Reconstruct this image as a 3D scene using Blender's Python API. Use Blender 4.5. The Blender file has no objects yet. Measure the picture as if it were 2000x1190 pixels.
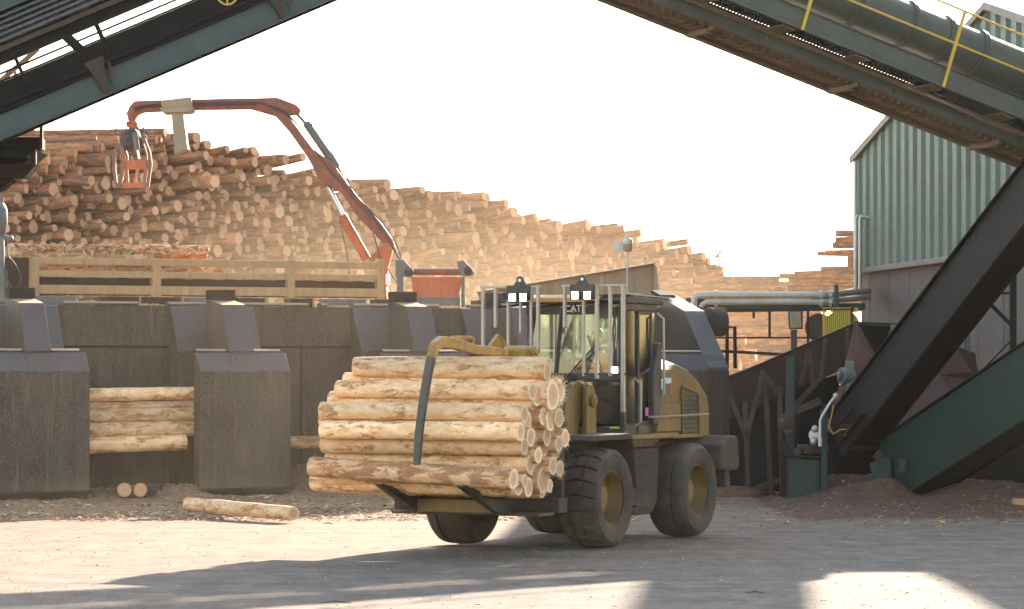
import bpy, bmesh, math, random
from mathutils import Vector, Matrix, Quaternion, noise
R = math.radians
random.seed(7)
sc = bpy.context.scene
C = sc.collection

# ------------------------------------------------------------------ camera, sky, sun, exposure
F, H, CX, CY = 6200.0, 2.45, 1000.0, 715.0
cam_d = bpy.data.cameras.new('camera'); cam = bpy.data.objects.new('camera', cam_d); C.objects.link(cam)
cam.location = (0, 0, H); cam.rotation_euler = (R(90), 0, 0)
cam_d.sensor_width = 36; cam_d.lens = F/2000*36; cam_d.shift_y = (CY-595)/2000
cam_d.clip_end = 3000; cam_d.clip_start = 0.5
sc.camera = cam
SUN_AZ, SUN_EL = R(23), R(21)
sdir = Vector((math.sin(SUN_AZ)*math.cos(SUN_EL), math.cos(SUN_AZ)*math.cos(SUN_EL), math.sin(SUN_EL)))
wd = bpy.data.worlds.new('World'); sc.world = wd; wd.use_nodes = True
nt = wd.node_tree; bg = nt.nodes['Background']
sky = nt.nodes.new('ShaderNodeTexSky'); sky.sky_type = 'NISHITA'; sky.sun_disc = False
sky.sun_elevation = SUN_EL; sky.sun_rotation = SUN_AZ; sky.dust_density = 0.7; sky.air_density = 1.0
wbm = nt.nodes.new('ShaderNodeMix'); wbm.data_type = 'RGBA'; wbm.blend_type = 'MULTIPLY'; wbm.inputs[0].default_value = 1.0; wbm.inputs[7].default_value = (1.0, .915, .81, 1)
nt.links.new(sky.outputs[0], wbm.inputs[6]); nt.links.new(wbm.outputs[2], bg.inputs[0]); bg.inputs[1].default_value = 0.115
sl = bpy.data.lights.new('sun', 'SUN'); sl.energy = 3.7; sl.angle = R(0.55); sl.color = (1.0, 0.87, 0.70)
so = bpy.data.objects.new('sun', sl); C.objects.link(so); so.location = (20, 40, 30)
so.rotation_euler = sdir.to_track_quat('Z', 'Y').to_euler()
sc.view_settings.view_transform = 'Standard'; sc.view_settings.look = 'None'
sc.view_settings.exposure = 2.6; sc.view_settings.gamma = 1.0
sc.cycles.max_bounces = 8; sc.cycles.volume_bounces = 1; sc.cycles.transparent_max_bounces = 12
sc.cycles.use_denoising = True

# ------------------------------------------------------------------ measuring helpers
def W(px, py, Y): return Vector(((px-CX)/F*Y, Y, H+(CY-py)/F*Y))
def G(px, py):
    Y = H*F/(py-CY); return Vector(((px-CX)/F*Y, Y, 0.0))
def zat(py, Y): return H+(CY-py)/F*Y

# ------------------------------------------------------------------ mesh builder
class MB:
    def __init__(s): s.v = []; s.f = []; s.m = []; s.uv = []; s.cur = 0; s.has_uv = False
    def add(s, vs, fs, uvs=None):
        o = len(s.v); s.v += [Vector(v) for v in vs]
        for k, f in enumerate(fs):
            s.f.append([i+o for i in f]); s.m.append(s.cur)
            if uvs: s.has_uv = True; s.uv.append(uvs[k])
            else: s.uv.append([(0, 0)]*len(f))
        return s
    def bx(s, x0, x1, y0, y1, z0, z1):
        return s.add([(x0,y0,z0),(x1,y0,z0),(x1,y1,z0),(x0,y1,z0),(x0,y0,z1),(x1,y0,z1),(x1,y1,z1),(x0,y1,z1)],
            [(0,3,2,1),(4,5,6,7),(0,1,5,4),(1,2,6,5),(2,3,7,6),(3,0,4,7)])
    def bar(s, p, q, w, h, up=(0,0,1)):
        p = Vector(p); q = Vector(q); d = (q-p).normalized(); up = Vector(up)
        a = d.cross(up)
        if a.length < 1e-4: a = d.cross(Vector((1,0,0)))
        a.normalize(); b = a.cross(d).normalized()
        a *= w/2; b *= h/2
        vs = [p-a-b, p+a-b, p+a+b, p-a+b, q-a-b, q+a-b, q+a+b, q-a+b]
        return s.add(vs, [(0,1,2,3),(7,6,5,4),(0,4,5,1),(1,5,6,2),(2,6,7,3),(3,7,4,0)])
    def prism(s, poly, vec):
        n = len(poly); vec = Vector(vec); P = [Vector(p) for p in poly]
        nrm = Vector((0,0,0))
        for i in range(n): nrm += (P[i]-P[0]).cross(P[(i+1) % n]-P[0])
        if nrm.dot(vec) > 0: P = P[::-1]
        return s.add(P+[p+vec for p in P], [tuple(range(n)), tuple(range(2*n-1, n-1, -1))]+[(i, n+i, n+(i+1) % n, (i+1) % n) for i in range(n)])
    def tube(s, pts, r, n=8, caps=True, r2=None):
        P = [Vector(p) for p in pts]; m = len(P); vs = []; prev = None
        for i, p in enumerate(P):
            d = (P[min(i+1, m-1)]-P[max(i-1, 0)]).normalized()
            if prev is None:
                a = d.cross(Vector((0,0,1)))
                if a.length < 1e-3: a = d.cross(Vector((1,0,0)))
            else:
                a = prev-d*prev.dot(d)
            a.normalize(); prev = a; b = d.cross(a)
            rr = r if r2 is None else r+(r2-r)*i/(m-1)
            if isinstance(r, (list, tuple)): rr = r[i]
            for k in range(n):
                t = 2*math.pi*k/n; vs.append(p+(a*math.cos(t)+b*math.sin(t))*rr)
        fs = [(i*n+k, i*n+(k+1) % n, (i+1)*n+(k+1) % n, (i+1)*n+k) for i in range(m-1) for k in range(n)]
        if caps: fs += [tuple(range(n-1, -1, -1)), tuple(range((m-1)*n, m*n))]
        return s.add(vs, fs)
    def cyl(s, p, q, r, n=16, r2=None): return s.tube([p, q], r, n, True, r2)
    def lathe(s, prof, c, axis, n=32, close=False):
        c = Vector(c); ax = Vector(axis).normalized(); a = ax.cross(Vector((0,0,1)))
        if a.length < 1e-3: a = Vector((1,0,0))
        a.normalize(); b = ax.cross(a); m = len(prof); vs = []
        for k in range(n):
            t = 2*math.pi*k/n
            for (r, h) in prof: vs.append(c+ax*h+(a*math.cos(t)+b*math.sin(t))*r)
        fs = [(k*m+i, k*m+i+1, ((k+1) % n)*m+i+1, ((k+1) % n)*m+i) for k in range(n) for i in range(m-1)]
        return s.add(vs, fs)
    def ball(s, c, r, sc_=(1,1,1), n=12):
        c = Vector(c); vs = []; fs = []; m = n//2+1
        for i in range(m):
            ph = math.pi*i/(m-1)
            for k in range(n):
                t = 2*math.pi*k/n
                vs.append(c+Vector((math.sin(ph)*math.cos(t)*sc_[0], math.sin(ph)*math.sin(t)*sc_[1], math.cos(ph)*sc_[2]))*r)
        for i in range(m-1):
            for k in range(n): fs.append((i*n+k, (i+1)*n+k, (i+1)*n+(k+1) % n, i*n+(k+1) % n))
        return s.add(vs, fs)
    def xf(s, M):
        s.v = [M @ v for v in s.v]; return s
    def build(s, name, mats, parent=None, bevel=0.0, smooth=None, local=False, loc=None):
        me = bpy.data.meshes.new(name)
        me.from_pydata([tuple(v) for v in s.v], [], s.f)
        if not isinstance(mats, (list, tuple)): mats = [mats]
        for m in mats: me.materials.append(m)
        me.polygons.foreach_set('material_index', s.m)
        if s.has_uv:
            ul = me.uv_layers.new(name='UVMap'); k = 0; flat = []
            for u in s.uv:
                for c in u: flat += [c[0], c[1]]
            ul.data.foreach_set('uv', flat)
        me.update()
        if smooth:
            me.polygons.foreach_set('use_smooth', [True]*len(me.polygons)); me.set_sharp_from_angle(angle=R(smooth))
        o = bpy.data.objects.new(name, me); C.objects.link(o)
        if parent is not None:
            o.parent = parent
            if not local: o.location = -ORG.get(parent.name, Vector((0,0,0)))
            ORG[o.name] = Vector((0,0,0))
            if not local: ORG[o.name] = Vector((0,0,0))
        if loc is not None: o.location = loc
        if bevel:
            b = o.modifiers.new('bevel', 'BEVEL'); b.width = bevel; b.segments = 2; b.limit_method = 'ANGLE'; b.angle_limit = R(35)
            b.harden_normals = False
        return o
ORG = {}
def thing(name, label, cat, loc=(0,0,0), rz=0, group=None):
    o = bpy.data.objects.new(name, None); C.objects.link(o); o.empty_display_size = .3
    o.location = loc; o.rotation_euler = (0,0,rz); ORG[o.name] = Vector(loc)
    o['label'] = label; o['category'] = cat
    if group: o['group'] = group
    return o
def tag(o, label, cat, group=None, kind=None):
    o['label'] = label; o['category'] = cat
    if group: o['group'] = group
    if kind: o['kind'] = kind
    return o

# ------------------------------------------------------------------ materials
def newmat(name):
    m = bpy.data.materials.new(name); m.use_nodes = True; n = m.node_tree; n.nodes.clear()
    out = n.nodes.new('ShaderNodeOutputMaterial'); b = n.nodes.new('ShaderNodeBsdfPrincipled')
    n.links.new(b.outputs[0], out.inputs[0]); return m, n, b
def nd(n, t, **k):
    x = n.nodes.new(t)
    for a, v in k.items(): setattr(x, a, v)
    return x
def ramp(n, src, stops):
    r = nd(n, 'ShaderNodeValToRGB'); e = r.color_ramp.elements
    while len(e) > 1: e.remove(e[0])
    e[0].position = stops[0][0]; e[0].color = stops[0][1]
    for p, c in stops[1:]: x = e.new(p); x.color = c
    n.links.new(src, r.inputs[0]); return r.outputs[0]
def g4(v): return (v, v, v, 1)
def c4(c): return (c[0], c[1], c[2], 1)
def mixc(n, f, a, b, mode='MIX'):
    m = nd(n, 'ShaderNodeMix', data_type='RGBA', blend_type=mode)
    if isinstance(f, float): m.inputs[0].default_value = f
    else: n.links.new(f, m.inputs[0])
    for i, x in ((6, a), (7, b)):
        if isinstance(x, tuple): m.inputs[i].default_value = c4(x)
        else: n.links.new(x, m.inputs[i])
    return m.outputs[2]
def math_(n, op, a, b=None):
    m = nd(n, 'ShaderNodeMath', operation=op)
    for i, x in ((0, a), (1, b)):
        if x is None: continue
        if isinstance(x, (int, float)): m.inputs[i].default_value = x
        else: n.links.new(x, m.inputs[i])
    return m.outputs[0]
def noise_(n, vec, scale, detail=6, rough=.6, mscale=None, dist=0.0):
    if mscale:
        mp = nd(n, 'ShaderNodeMapping'); mp.inputs['Scale'].default_value = mscale; n.links.new(vec, mp.inputs[0]); vec = mp.outputs[0]
    t = nd(n, 'ShaderNodeTexNoise'); t.inputs['Scale'].default_value = scale; t.inputs['Detail'].default_value = detail
    t.inputs['Roughness'].default_value = rough; t.inputs['Distortion'].default_value = dist
    n.links.new(vec, t.inputs['Vector']); return t.outputs['Fac']
def steel(name, base, stain, rough=.6, metal=0.0, scale=1.5, streak=.5, dust=.35, dustcol=(.30,.22,.14), bump=.15, amt=.7, scratch=None, spec=.4):
    m, n, b = newmat(name)
    tc = nd(n, 'ShaderNodeTexCoord').outputs['Object']
    big = ramp(n, noise_(n, tc, scale, 8, .65), [(.35, g4(0)), (.68, g4(1))])
    col = mixc(n, math_(n, 'MULTIPLY', big, amt), base, stain)
    st = ramp(n, noise_(n, tc, 1.0, 5, .7, (9, 9, .7)), [(.45, g4(0)), (.72, g4(1))])
    col = mixc(n, math_(n, 'MULTIPLY', st, streak), col, (stain[0]*.55, stain[1]*.5, stain[2]*.5))
    fine = ramp(n, noise_(n, tc, 22, 5, .75), [(.38, g4(0)), (.62, g4(1))])
    col = mixc(n, math_(n, 'MULTIPLY', fine, .18), col, (base[0]*1.6+.02, base[1]*1.5+.02, base[2]*1.4+.02))
    if scratch:
        sx = ramp(n, noise_(n, tc, 3.0, 8, .8, (6, 6, 1)), [(.62, g4(0)), (.68, g4(1))])
        col = mixc(n, math_(n, 'MULTIPLY', sx, .8), col, scratch)
    geo = nd(n, 'ShaderNodeNewGeometry'); sep = nd(n, 'ShaderNodeSeparateXYZ'); n.links.new(geo.outputs['Normal'], sep.inputs[0])
    up = ramp(n, sep.outputs[2], [(.25, g4(0)), (.8, g4(1))])
    dn = ramp(n, noise_(n, tc, 2.5, 5, .6), [(.2, g4(.4)), (.8, g4(1))])
    du = math_(n, 'ADD', math_(n, 'MULTIPLY', math_(n, 'MULTIPLY', up, dn), .85), math_(n, 'MULTIPLY', ramp(n, noise_(n, tc, 2.3, 7, .7), [(.4, g4(0)), (.75, g4(1))]), dust))
    col = mixc(n, du, col, dustcol)
    n.links.new(col, b.inputs['Base Color'])
    rr = nd(n, 'ShaderNodeMapRange'); n.links.new(fine, rr.inputs[0]); rr.inputs[3].default_value = rough-.1; rr.inputs[4].default_value = min(1, rough+.2)
    n.links.new(rr.outputs[0], b.inputs['Roughness']); b.inputs['Metallic'].default_value = metal
    b.inputs['Specular IOR Level'].default_value = spec
    bp = nd(n, 'ShaderNodeBump'); bp.inputs['Strength'].default_value = bump; bp.inputs['Distance'].default_value = .02
    n.links.new(noise_(n, tc, 14, 6, .7), bp.inputs['Height']); n.links.new(bp.outputs[0], b.inputs['Normal'])
    return m
def plain(name, col, rough=.5, metal=0.0, var=.3, scale=8):
    m, n, b = newmat(name); tc = nd(n, 'ShaderNodeTexCoord').outputs['Object']
    f = noise_(n, tc, scale, 5, .6)
    c = mixc(n, ramp(n, f, [(.3, g4(0)), (.7, g4(1))]), tuple(x*(1-var) for x in col), tuple(min(1, x*(1+var)) for x in col))
    n.links.new(c, b.inputs['Base Color']); b.inputs['Roughness'].default_value = rough; b.inputs['Metallic'].default_value = metal
    return m
def emit(name, col, s):
    m, n, b = newmat(name); b.inputs['Base Color'].default_value = c4(col)
    b.inputs['Emission Color'].default_value = c4(col); b.inputs['Emission Strength'].default_value = s; return m

def log_side(name, wood, patch, patch2, thr=.52, grey=.0, bump=.5, sc1=1.0):
    m, n, b = newmat(name)
    uv = nd(n, 'ShaderNodeTexCoord').outputs['UV']
    oi = nd(n, 'ShaderNodeObjectInfo'); cmb = nd(n, 'ShaderNodeCombineXYZ')
    n.links.new(math_(n, 'MULTIPLY', oi.outputs['Random'], 137.0), cmb.inputs[2])
    va = nd(n, 'ShaderNodeVectorMath', operation='ADD'); n.links.new(uv, va.inputs[0]); n.links.new(cmb.outputs[0], va.inputs[1]); v = va.outputs[0]
    base = mixc(n, ramp(n, noise_(n, v, .8, 5, .6, (1, 2.2, 1)), [(.35, g4(0)), (.65, g4(1))]), wood, (wood[0]*.78, wood[1]*.66, wood[2]*.52))
    p1 = ramp(n, noise_(n, v, 1.0*sc1, 10, .72, (.42, 1.25, 1), .35), [(thr, g4(0)), (thr+.05, g4(1))])
    pc = mixc(n, ramp(n, noise_(n, v, 2.5, 4, .6), [(.42, g4(0)), (.6, g4(1))]), patch, patch2)
    col = mixc(n, math_(n, 'MULTIPLY', p1, .85), base, pc)
    if thr > .5:
        p2 = ramp(n, noise_(n, v, 3.0, 9, .75, (.45, 1.5, 1)), [(.57, g4(0)), (.62, g4(1))])
        gate = ramp(n, noise_(n, v, .35, 3, .5), [(.42, g4(0)), (.6, g4(1))])
        col = mixc(n, math_(n, 'MULTIPLY', math_(n, 'MULTIPLY', p2, gate), .7), col, (patch[0]*1.1, patch[1]*.9, patch[2]*.8))
        # knots
        vor = nd(n, 'ShaderNodeTexVoronoi'); vor.inputs['Scale'].default_value = .55; n.links.new(v, vor.inputs['Vector'])
        kn = ramp(n, vor.outputs['Distance'], [(.0, g4(1)), (.075, g4(1)), (.1, g4(0))])
        col = mixc(n, math_(n, 'MULTIPLY', kn, .45), col, (.10, .06, .04))
    hs = nd(n, 'ShaderNodeHueSaturation'); n.links.new(col, hs.inputs['Color'])
    mr = nd(n, 'ShaderNodeMapRange'); n.links.new(oi.outputs['Random'], mr.inputs[0]); mr.inputs[3].default_value = .72; mr.inputs[4].default_value = 1.22
    n.links.new(mr.outputs[0], hs.inputs['Value']); n.links.new(hs.outputs[0], b.inputs['Base Color'])
    b.inputs['Roughness'].default_value = .75; b.inputs['Specular IOR Level'].default_value = .3
    bp = nd(n, 'ShaderNodeBump'); bp.inputs['Strength'].default_value = bump; bp.inputs['Distance'].default_value = .03
    n.links.new(noise_(n, v, 3.0, 8, .75, (.6, 2.5, 1)), bp.inputs['Height']); n.links.new(bp.outputs[0], b.inputs['Normal'])
    return m
def log_end(name, heart, rim):
    m, n, b = newmat(name)
    uv = nd(n, 'ShaderNodeTexCoord').outputs['UV']
    ln = nd(n, 'ShaderNodeVectorMath', operation='LENGTH'); n.links.new(uv, ln.inputs[0]); r = ln.outputs['Value']
    r2 = math_(n, 'ADD', r, math_(n, 'MULTIPLY', noise_(n, uv, 1.6, 4, .6), .35))
    col = ramp(n, r2, [(.0, c4(tuple(x*.8 for x in heart))), (.55, c4(heart)), (.86, c4(heart)), (.94, c4(rim)), (1.0, c4(rim))])
    rings = math_(n, 'MULTIPLY', math_(n, 'SINE', math_(n, 'MULTIPLY', r2, 75.0)), .5)
    col = mixc(n, math_(n, 'MULTIPLY', ramp(n, rings, [(.0, g4(0)), (.5, g4(1))]), .22), col, tuple(x*.6 for x in heart))
    crack = ramp(n, noise_(n, uv, 6, 8, .8), [(.6, g4(0)), (.66, g4(1))])
    col = mixc(n, math_(n, 'MULTIPLY', crack, .4), col, tuple(x*.45 for x in heart))
    oi = nd(n, 'ShaderNodeObjectInfo'); hs = nd(n, 'ShaderNodeHueSaturation'); n.links.new(col, hs.inputs['Color'])
    mr = nd(n, 'ShaderNodeMapRange'); n.links.new(oi.outputs['Random'], mr.inputs[0]); mr.inputs[3].default_value = .75; mr.inputs[4].default_value = 1.2
    n.links.new(mr.outputs[0], hs.inputs['Value']); n.links.new(hs.outputs[0], b.inputs['Base Color']); b.inputs['Roughness'].default_value = .85
    return m

M = {}
M['peeled'] = log_side('peeled_wood', (.92,.60,.35), (.64,.28,.09), (.24,.11,.05), .52, bump=.22)
M['barky'] = log_side('bark_wood', (.66,.40,.22), (.36,.13,.05), (.20,.09,.05), .47)
M['pile_side'] = log_side('pile_bark', (.42,.165,.07), (.15,.06,.03), (.10,.065,.045), .46, sc1=.8)
M['pile_side_red'] = log_side('pile_red_bark', (.46,.19,.08), (.24,.09,.04), (.13,.085,.06), .50, sc1=.8)
M['birch'] = log_side('pale_bark', (.70,.56,.37), (.20,.11,.06), (.36,.22,.11), .57)
M['end'] = log_end('fresh_cut_end', (.62,.33,.17), (.76,.56,.36))
M['pile_end'] = log_end('weathered_cut_end', (.54,.28,.15), (.50,.26,.14))
M['bunker'] = steel('worn_dark_steel', (.074,.046,.030), (.026,.020,.016), .6, .0, 1.0, .8, .55, (.20,.125,.07), scratch=(.15,.10,.065), amt=.85)
def bunkm():
    m, n, b = newmat('stained_bunker_steel'); tc = nd(n, 'ShaderNodeTexCoord').outputs['Object']
    c = mixc(n, ramp(n, noise_(n, tc, .75, 7, .62), [(.36, g4(0)), (.64, g4(1))]), (.026,.021,.018), (.098,.066,.048))
    c = mixc(n, math_(n, 'MULTIPLY', ramp(n, noise_(n, tc, 1.0, 6, .7, (5, 5, .35)), [(.44, g4(0)), (.62, g4(1))]), .7), c, (.020,.017,.016))
    c = mixc(n, math_(n, 'MULTIPLY', ramp(n, noise_(n, tc, 1.0, 7, .75, (11, 11, .9)), [(.54, g4(0)), (.66, g4(1))]), .55), c, (.18,.125,.085))
    c = mixc(n, math_(n, 'MULTIPLY', ramp(n, noise_(n, tc, 1.0, 4, .6, (2.2, 2.2, .6)), [(.52, g4(0)), (.66, g4(1))]), .5), c, (.040,.058,.044))
    c = mixc(n, math_(n, 'MULTIPLY', ramp(n, noise_(n, tc, 26, 6, .8), [(.47, g4(0)), (.62, g4(1))]), .55), c, (.17,.11,.07))
    c = mixc(n, math_(n, 'MULTIPLY', ramp(n, noise_(n, tc, 45, 3, .7), [(.66, g4(0)), (.70, g4(1))]), .8), c, (.34,.26,.18))
    # splashed dirt gathers on the lowest half metre
    sep = nd(n, 'ShaderNodeSeparateXYZ'); n.links.new(tc, sep.inputs[0])
    lo = ramp(n, math_(n, 'ADD', sep.outputs[2], noise_(n, tc, 1.3, 7, .7)), [(.55, g4(1)), (1.0, g4(0))])
    c = mixc(n, math_(n, 'MULTIPLY', lo, .55), c, (.21,.14,.085))
    geo = nd(n, 'ShaderNodeNewGeometry'); s2 = nd(n, 'ShaderNodeSeparateXYZ'); n.links.new(geo.outputs['Normal'], s2.inputs[0])
    c = mixc(n, math_(n, 'MULTIPLY', ramp(n, s2.outputs[2], [(.4, g4(0)), (.85, g4(1))]), .9), c, (.42,.27,.16))
    n.links.new(c, b.inputs['Base Color']); b.inputs['Roughness'].default_value = .62; b.inputs['Specular IOR Level'].default_value = .3
    bp = nd(n, 'ShaderNodeBump'); bp.inputs['Strength'].default_value = .35; bp.inputs['Distance'].default_value = .02
    n.links.new(noise_(n, tc, 7, 8, .75), bp.inputs['Height']); n.links.new(bp.outputs[0], b.inputs['Normal']); return m
M['bunker'] = bunkm()
M['slope'] = steel('scuffed_slope_steel', (.072,.058,.054), (.056,.041,.033), .36, .2, 1.6, .4, .10, (.13,.10,.08), scratch=(.13,.125,.13), spec=.6)
M['yellow_steel'] = steel('dusty_yellow_steel', (.46,.265,.12), (.28,.16,.08), .6, 0, 1.4, .7, .35, (.42,.26,.14))
M['orange'] = steel('faded_orange_paint', (.50,.105,.030), (.26,.055,.022), .5, 0, 2.2, .6, .2, (.42,.2,.1))
M['crane'] = steel('crane_orange_paint', (.30,.060,.022), (.055,.025,.02), .45, 0, 3.0, .7, .12, (.34,.17,.10), amt=.9)
M['bluegrey'] = steel('blue_grey_steel', (.10,.11,.12), (.07,.065,.06), .5, .2, 2.0, .4, .3)
M['green'] = steel('dark_green_paint', (.013,.030,.021), (.010,.019,.015), .5, 0, 1.2, .35, .10, (.04,.034,.022), spec=.2)
M['teal'] = steel('teal_beam_paint', (.034,.056,.053), (.018,.028,.027), .5, 0, 1.2, .45, .15, (.14,.12,.09))
M['gal_green'] = steel('gallery_green_paint', (.050,.068,.055), (.040,.040,.030), .45, 0, 1.3, .4, .35, (.11,.078,.048))
M['gal_brown'] = steel('gallery_brown_dust', (.14,.085,.050), (.085,.055,.034), .8, 0, 2.2, .3, .4, (.20,.12,.07))
M['black_steel'] = steel('blackened_steel', (.009,.008,.008), (.016,.012,.010), .6, .0, 1.5, .5, .12, (.030,.020,.014), spec=.08)
M['conv_steel'] = steel('dark_conveyor_steel', (.014,.012,.013), (.026,.019,.017), .55, .0, 1.2, .5, .10, (.04,.028,.022), scratch=(.05,.052,.058), spec=.16)
M['hopper'] = steel('rusty_hopper_steel', (.032,.015,.012), (.012,.009,.008), .6, .1, 1.5, .6, .25, (.060,.033,.021), scratch=(.07,.045,.035), spec=.15)
M['wallbrown'] = steel('brown_wall_sheet', (.048,.036,.034), (.034,.025,.024), .6, 0, .7, .6, .25, (.13,.10,.08), bump=.05)
M['corr'] = steel('green_corrugated_sheet', (.070,.108,.083), (.042,.058,.047), .5, 0, .7, .55, .15, (.15,.135,.105), bump=.05)
M['trim'] = steel('brown_trim', (.10,.075,.065), (.07,.05,.045), .5, 0, 1, .3, .2)
M['galv'] = steel('galvanised_pipe', (.42,.41,.38), (.30,.26,.21), .4, .45, 3, .4, .15, (.45,.36,.26))
M['safety_yellow'] = steel('safety_yellow_paint', (.55,.34,.02), (.40,.24,.03), .5, 0, 3, .3, .15)
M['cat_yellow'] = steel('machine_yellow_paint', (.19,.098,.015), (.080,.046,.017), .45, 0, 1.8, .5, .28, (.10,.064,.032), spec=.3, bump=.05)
M['clamp_yellow'] = steel('worn_clamp_yellow', (.50,.24,.02), (.06,.05,.045), .45, .1, 4.5, .5, .12, (.30,.20,.10), amt=.9)
M['roof_orange'] = steel('cab_roof_orange', (.62,.27,.04), (.45,.2,.05), .5, 0, 2, .2, .1, (.5,.32,.15))
M['worn_metal'] = steel('rubbed_bare_steel', (.032,.029,.028), (.10,.07,.03), .5, .2, 3, .4, .15, scratch=(.35,.36,.38), spec=.6)
M['mach_black'] = steel('machine_black_paint', (.018,.017,.017), (.04,.03,.024), .45, 0, 2, .3, .3, (.13,.09,.06))
M['mach_dirty'] = steel('machine_grimy_steel', (.028,.019,.014), (.055,.036,.023), .8, 0, 2.5, .4, .5, (.11,.070,.042), bump=.5)
M['guard'] = steel('guard_bar_brown', (.36,.29,.23), (.25,.19,.15), .4, .2, 3, .3, .3, (.35,.26,.18), spec=.6)
M['rubber'] = steel('dusty_rubber', (.026,.020,.017), (.060,.042,.029), .85, 0, 2.5, .2, .7, (.12,.080,.050), bump=.35)
M['hose'] = plain('hose_rubber', (.025,.022,.022), .5)
M['chrome'] = plain('piston_rod', (.62,.64,.68), .18, .9, .08)
M['cat_blk'] = plain('decal_black', (.03,.028,.035), .4)
M['white'] = plain('white_paint', (.75,.75,.72), .5, var=.06)
M['red'] = plain('decal_red', (.35,.06,.03), .5)
M['decal_yel'] = plain('decal_yellow', (.65,.42,.03), .5)
M['pink'] = plain('pink_sticker', (.6,.14,.33), .5, var=.1)
M['lime'] = plain('lime_sticker', (.55,.6,.05), .5, var=.1)
M['beige'] = steel('beige_steel', (.28,.20,.12), (.17,.12,.07), .5, 0, 2, .4, .2)
M['pipe_dark'] = steel('dark_pipe', (.07,.065,.07), (.05,.04,.035), .3, .6, 2, .3, .1, (.10,.075,.055), spec=.6)
M['beige_dark'] = steel('tan_rust_plate', (.36,.24,.14), (.24,.15,.09), .6, 0, 1.2, .6, .3, (.33,.22,.13))
M['jaw'] = steel('dusty_grapple_paint', (.22,.085,.06), (.08,.04,.03), .6, 0, 4, .6, .3, (.28,.17,.12))
M['rust_light'] = steel('dusty_rust_steel', (.050,.034,.026), (.028,.019,.015), .7, 0, 2, .5, .4, (.11,.075,.05), spec=.15)
M['hopper_red'] = steel('red_brown_hopper_plate', (.095,.038,.030), (.050,.024,.020), .6, 0, 2, .6, .3, (.10,.058,.04), spec=.2)
M['dark_teal'] = steel('dark_teal_post', (.012,.024,.024), (.020,.018,.015), .6, 0, 1.5, .5, .2, (.05,.035,.025))
M['skin'] = plain('skin', (.48,.27,.19), .6, var=.1)
M['hair'] = plain('dark_hair', (.03,.02,.015), .7)
M['jacket'] = plain('khaki_work_jacket', (.30,.28,.17), .85, var=.2)
M['jeans'] = plain('dark_trousers', (.06,.07,.10), .9)
M['seat'] = plain('grey_seat_fabric', (.11,.11,.11), .9)
M['lamp'] = emit('led_lamp', (.86,.86,1.0), 6.0)
M['needles'] = plain('conifer_needles', (.05,.07,.05), .8)
M['trunkm'] = plain('trunk_bark', (.09,.06,.045), .9)
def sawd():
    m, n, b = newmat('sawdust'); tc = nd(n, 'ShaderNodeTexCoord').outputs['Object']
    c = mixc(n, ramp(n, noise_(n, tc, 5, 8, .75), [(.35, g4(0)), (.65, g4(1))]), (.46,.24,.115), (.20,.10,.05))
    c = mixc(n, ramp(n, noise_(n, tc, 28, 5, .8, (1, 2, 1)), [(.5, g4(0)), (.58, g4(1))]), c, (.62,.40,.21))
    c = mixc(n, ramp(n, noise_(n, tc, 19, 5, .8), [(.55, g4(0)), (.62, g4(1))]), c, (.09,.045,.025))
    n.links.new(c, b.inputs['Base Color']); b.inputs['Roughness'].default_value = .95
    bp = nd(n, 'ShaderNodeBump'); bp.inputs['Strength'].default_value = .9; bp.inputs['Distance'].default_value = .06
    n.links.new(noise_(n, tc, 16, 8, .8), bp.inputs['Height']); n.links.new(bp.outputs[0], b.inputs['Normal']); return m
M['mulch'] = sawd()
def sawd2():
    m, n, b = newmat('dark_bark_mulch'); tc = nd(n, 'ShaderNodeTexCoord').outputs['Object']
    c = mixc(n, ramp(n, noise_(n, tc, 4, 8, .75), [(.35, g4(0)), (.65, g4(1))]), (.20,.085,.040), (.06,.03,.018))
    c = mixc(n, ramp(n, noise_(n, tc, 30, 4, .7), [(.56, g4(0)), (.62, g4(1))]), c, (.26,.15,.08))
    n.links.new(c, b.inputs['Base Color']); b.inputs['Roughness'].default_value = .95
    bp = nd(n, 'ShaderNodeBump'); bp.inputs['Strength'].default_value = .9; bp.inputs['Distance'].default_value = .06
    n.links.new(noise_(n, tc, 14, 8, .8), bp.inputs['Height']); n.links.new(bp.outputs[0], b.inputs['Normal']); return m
M['mulch_dark'] = sawd2()
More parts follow.
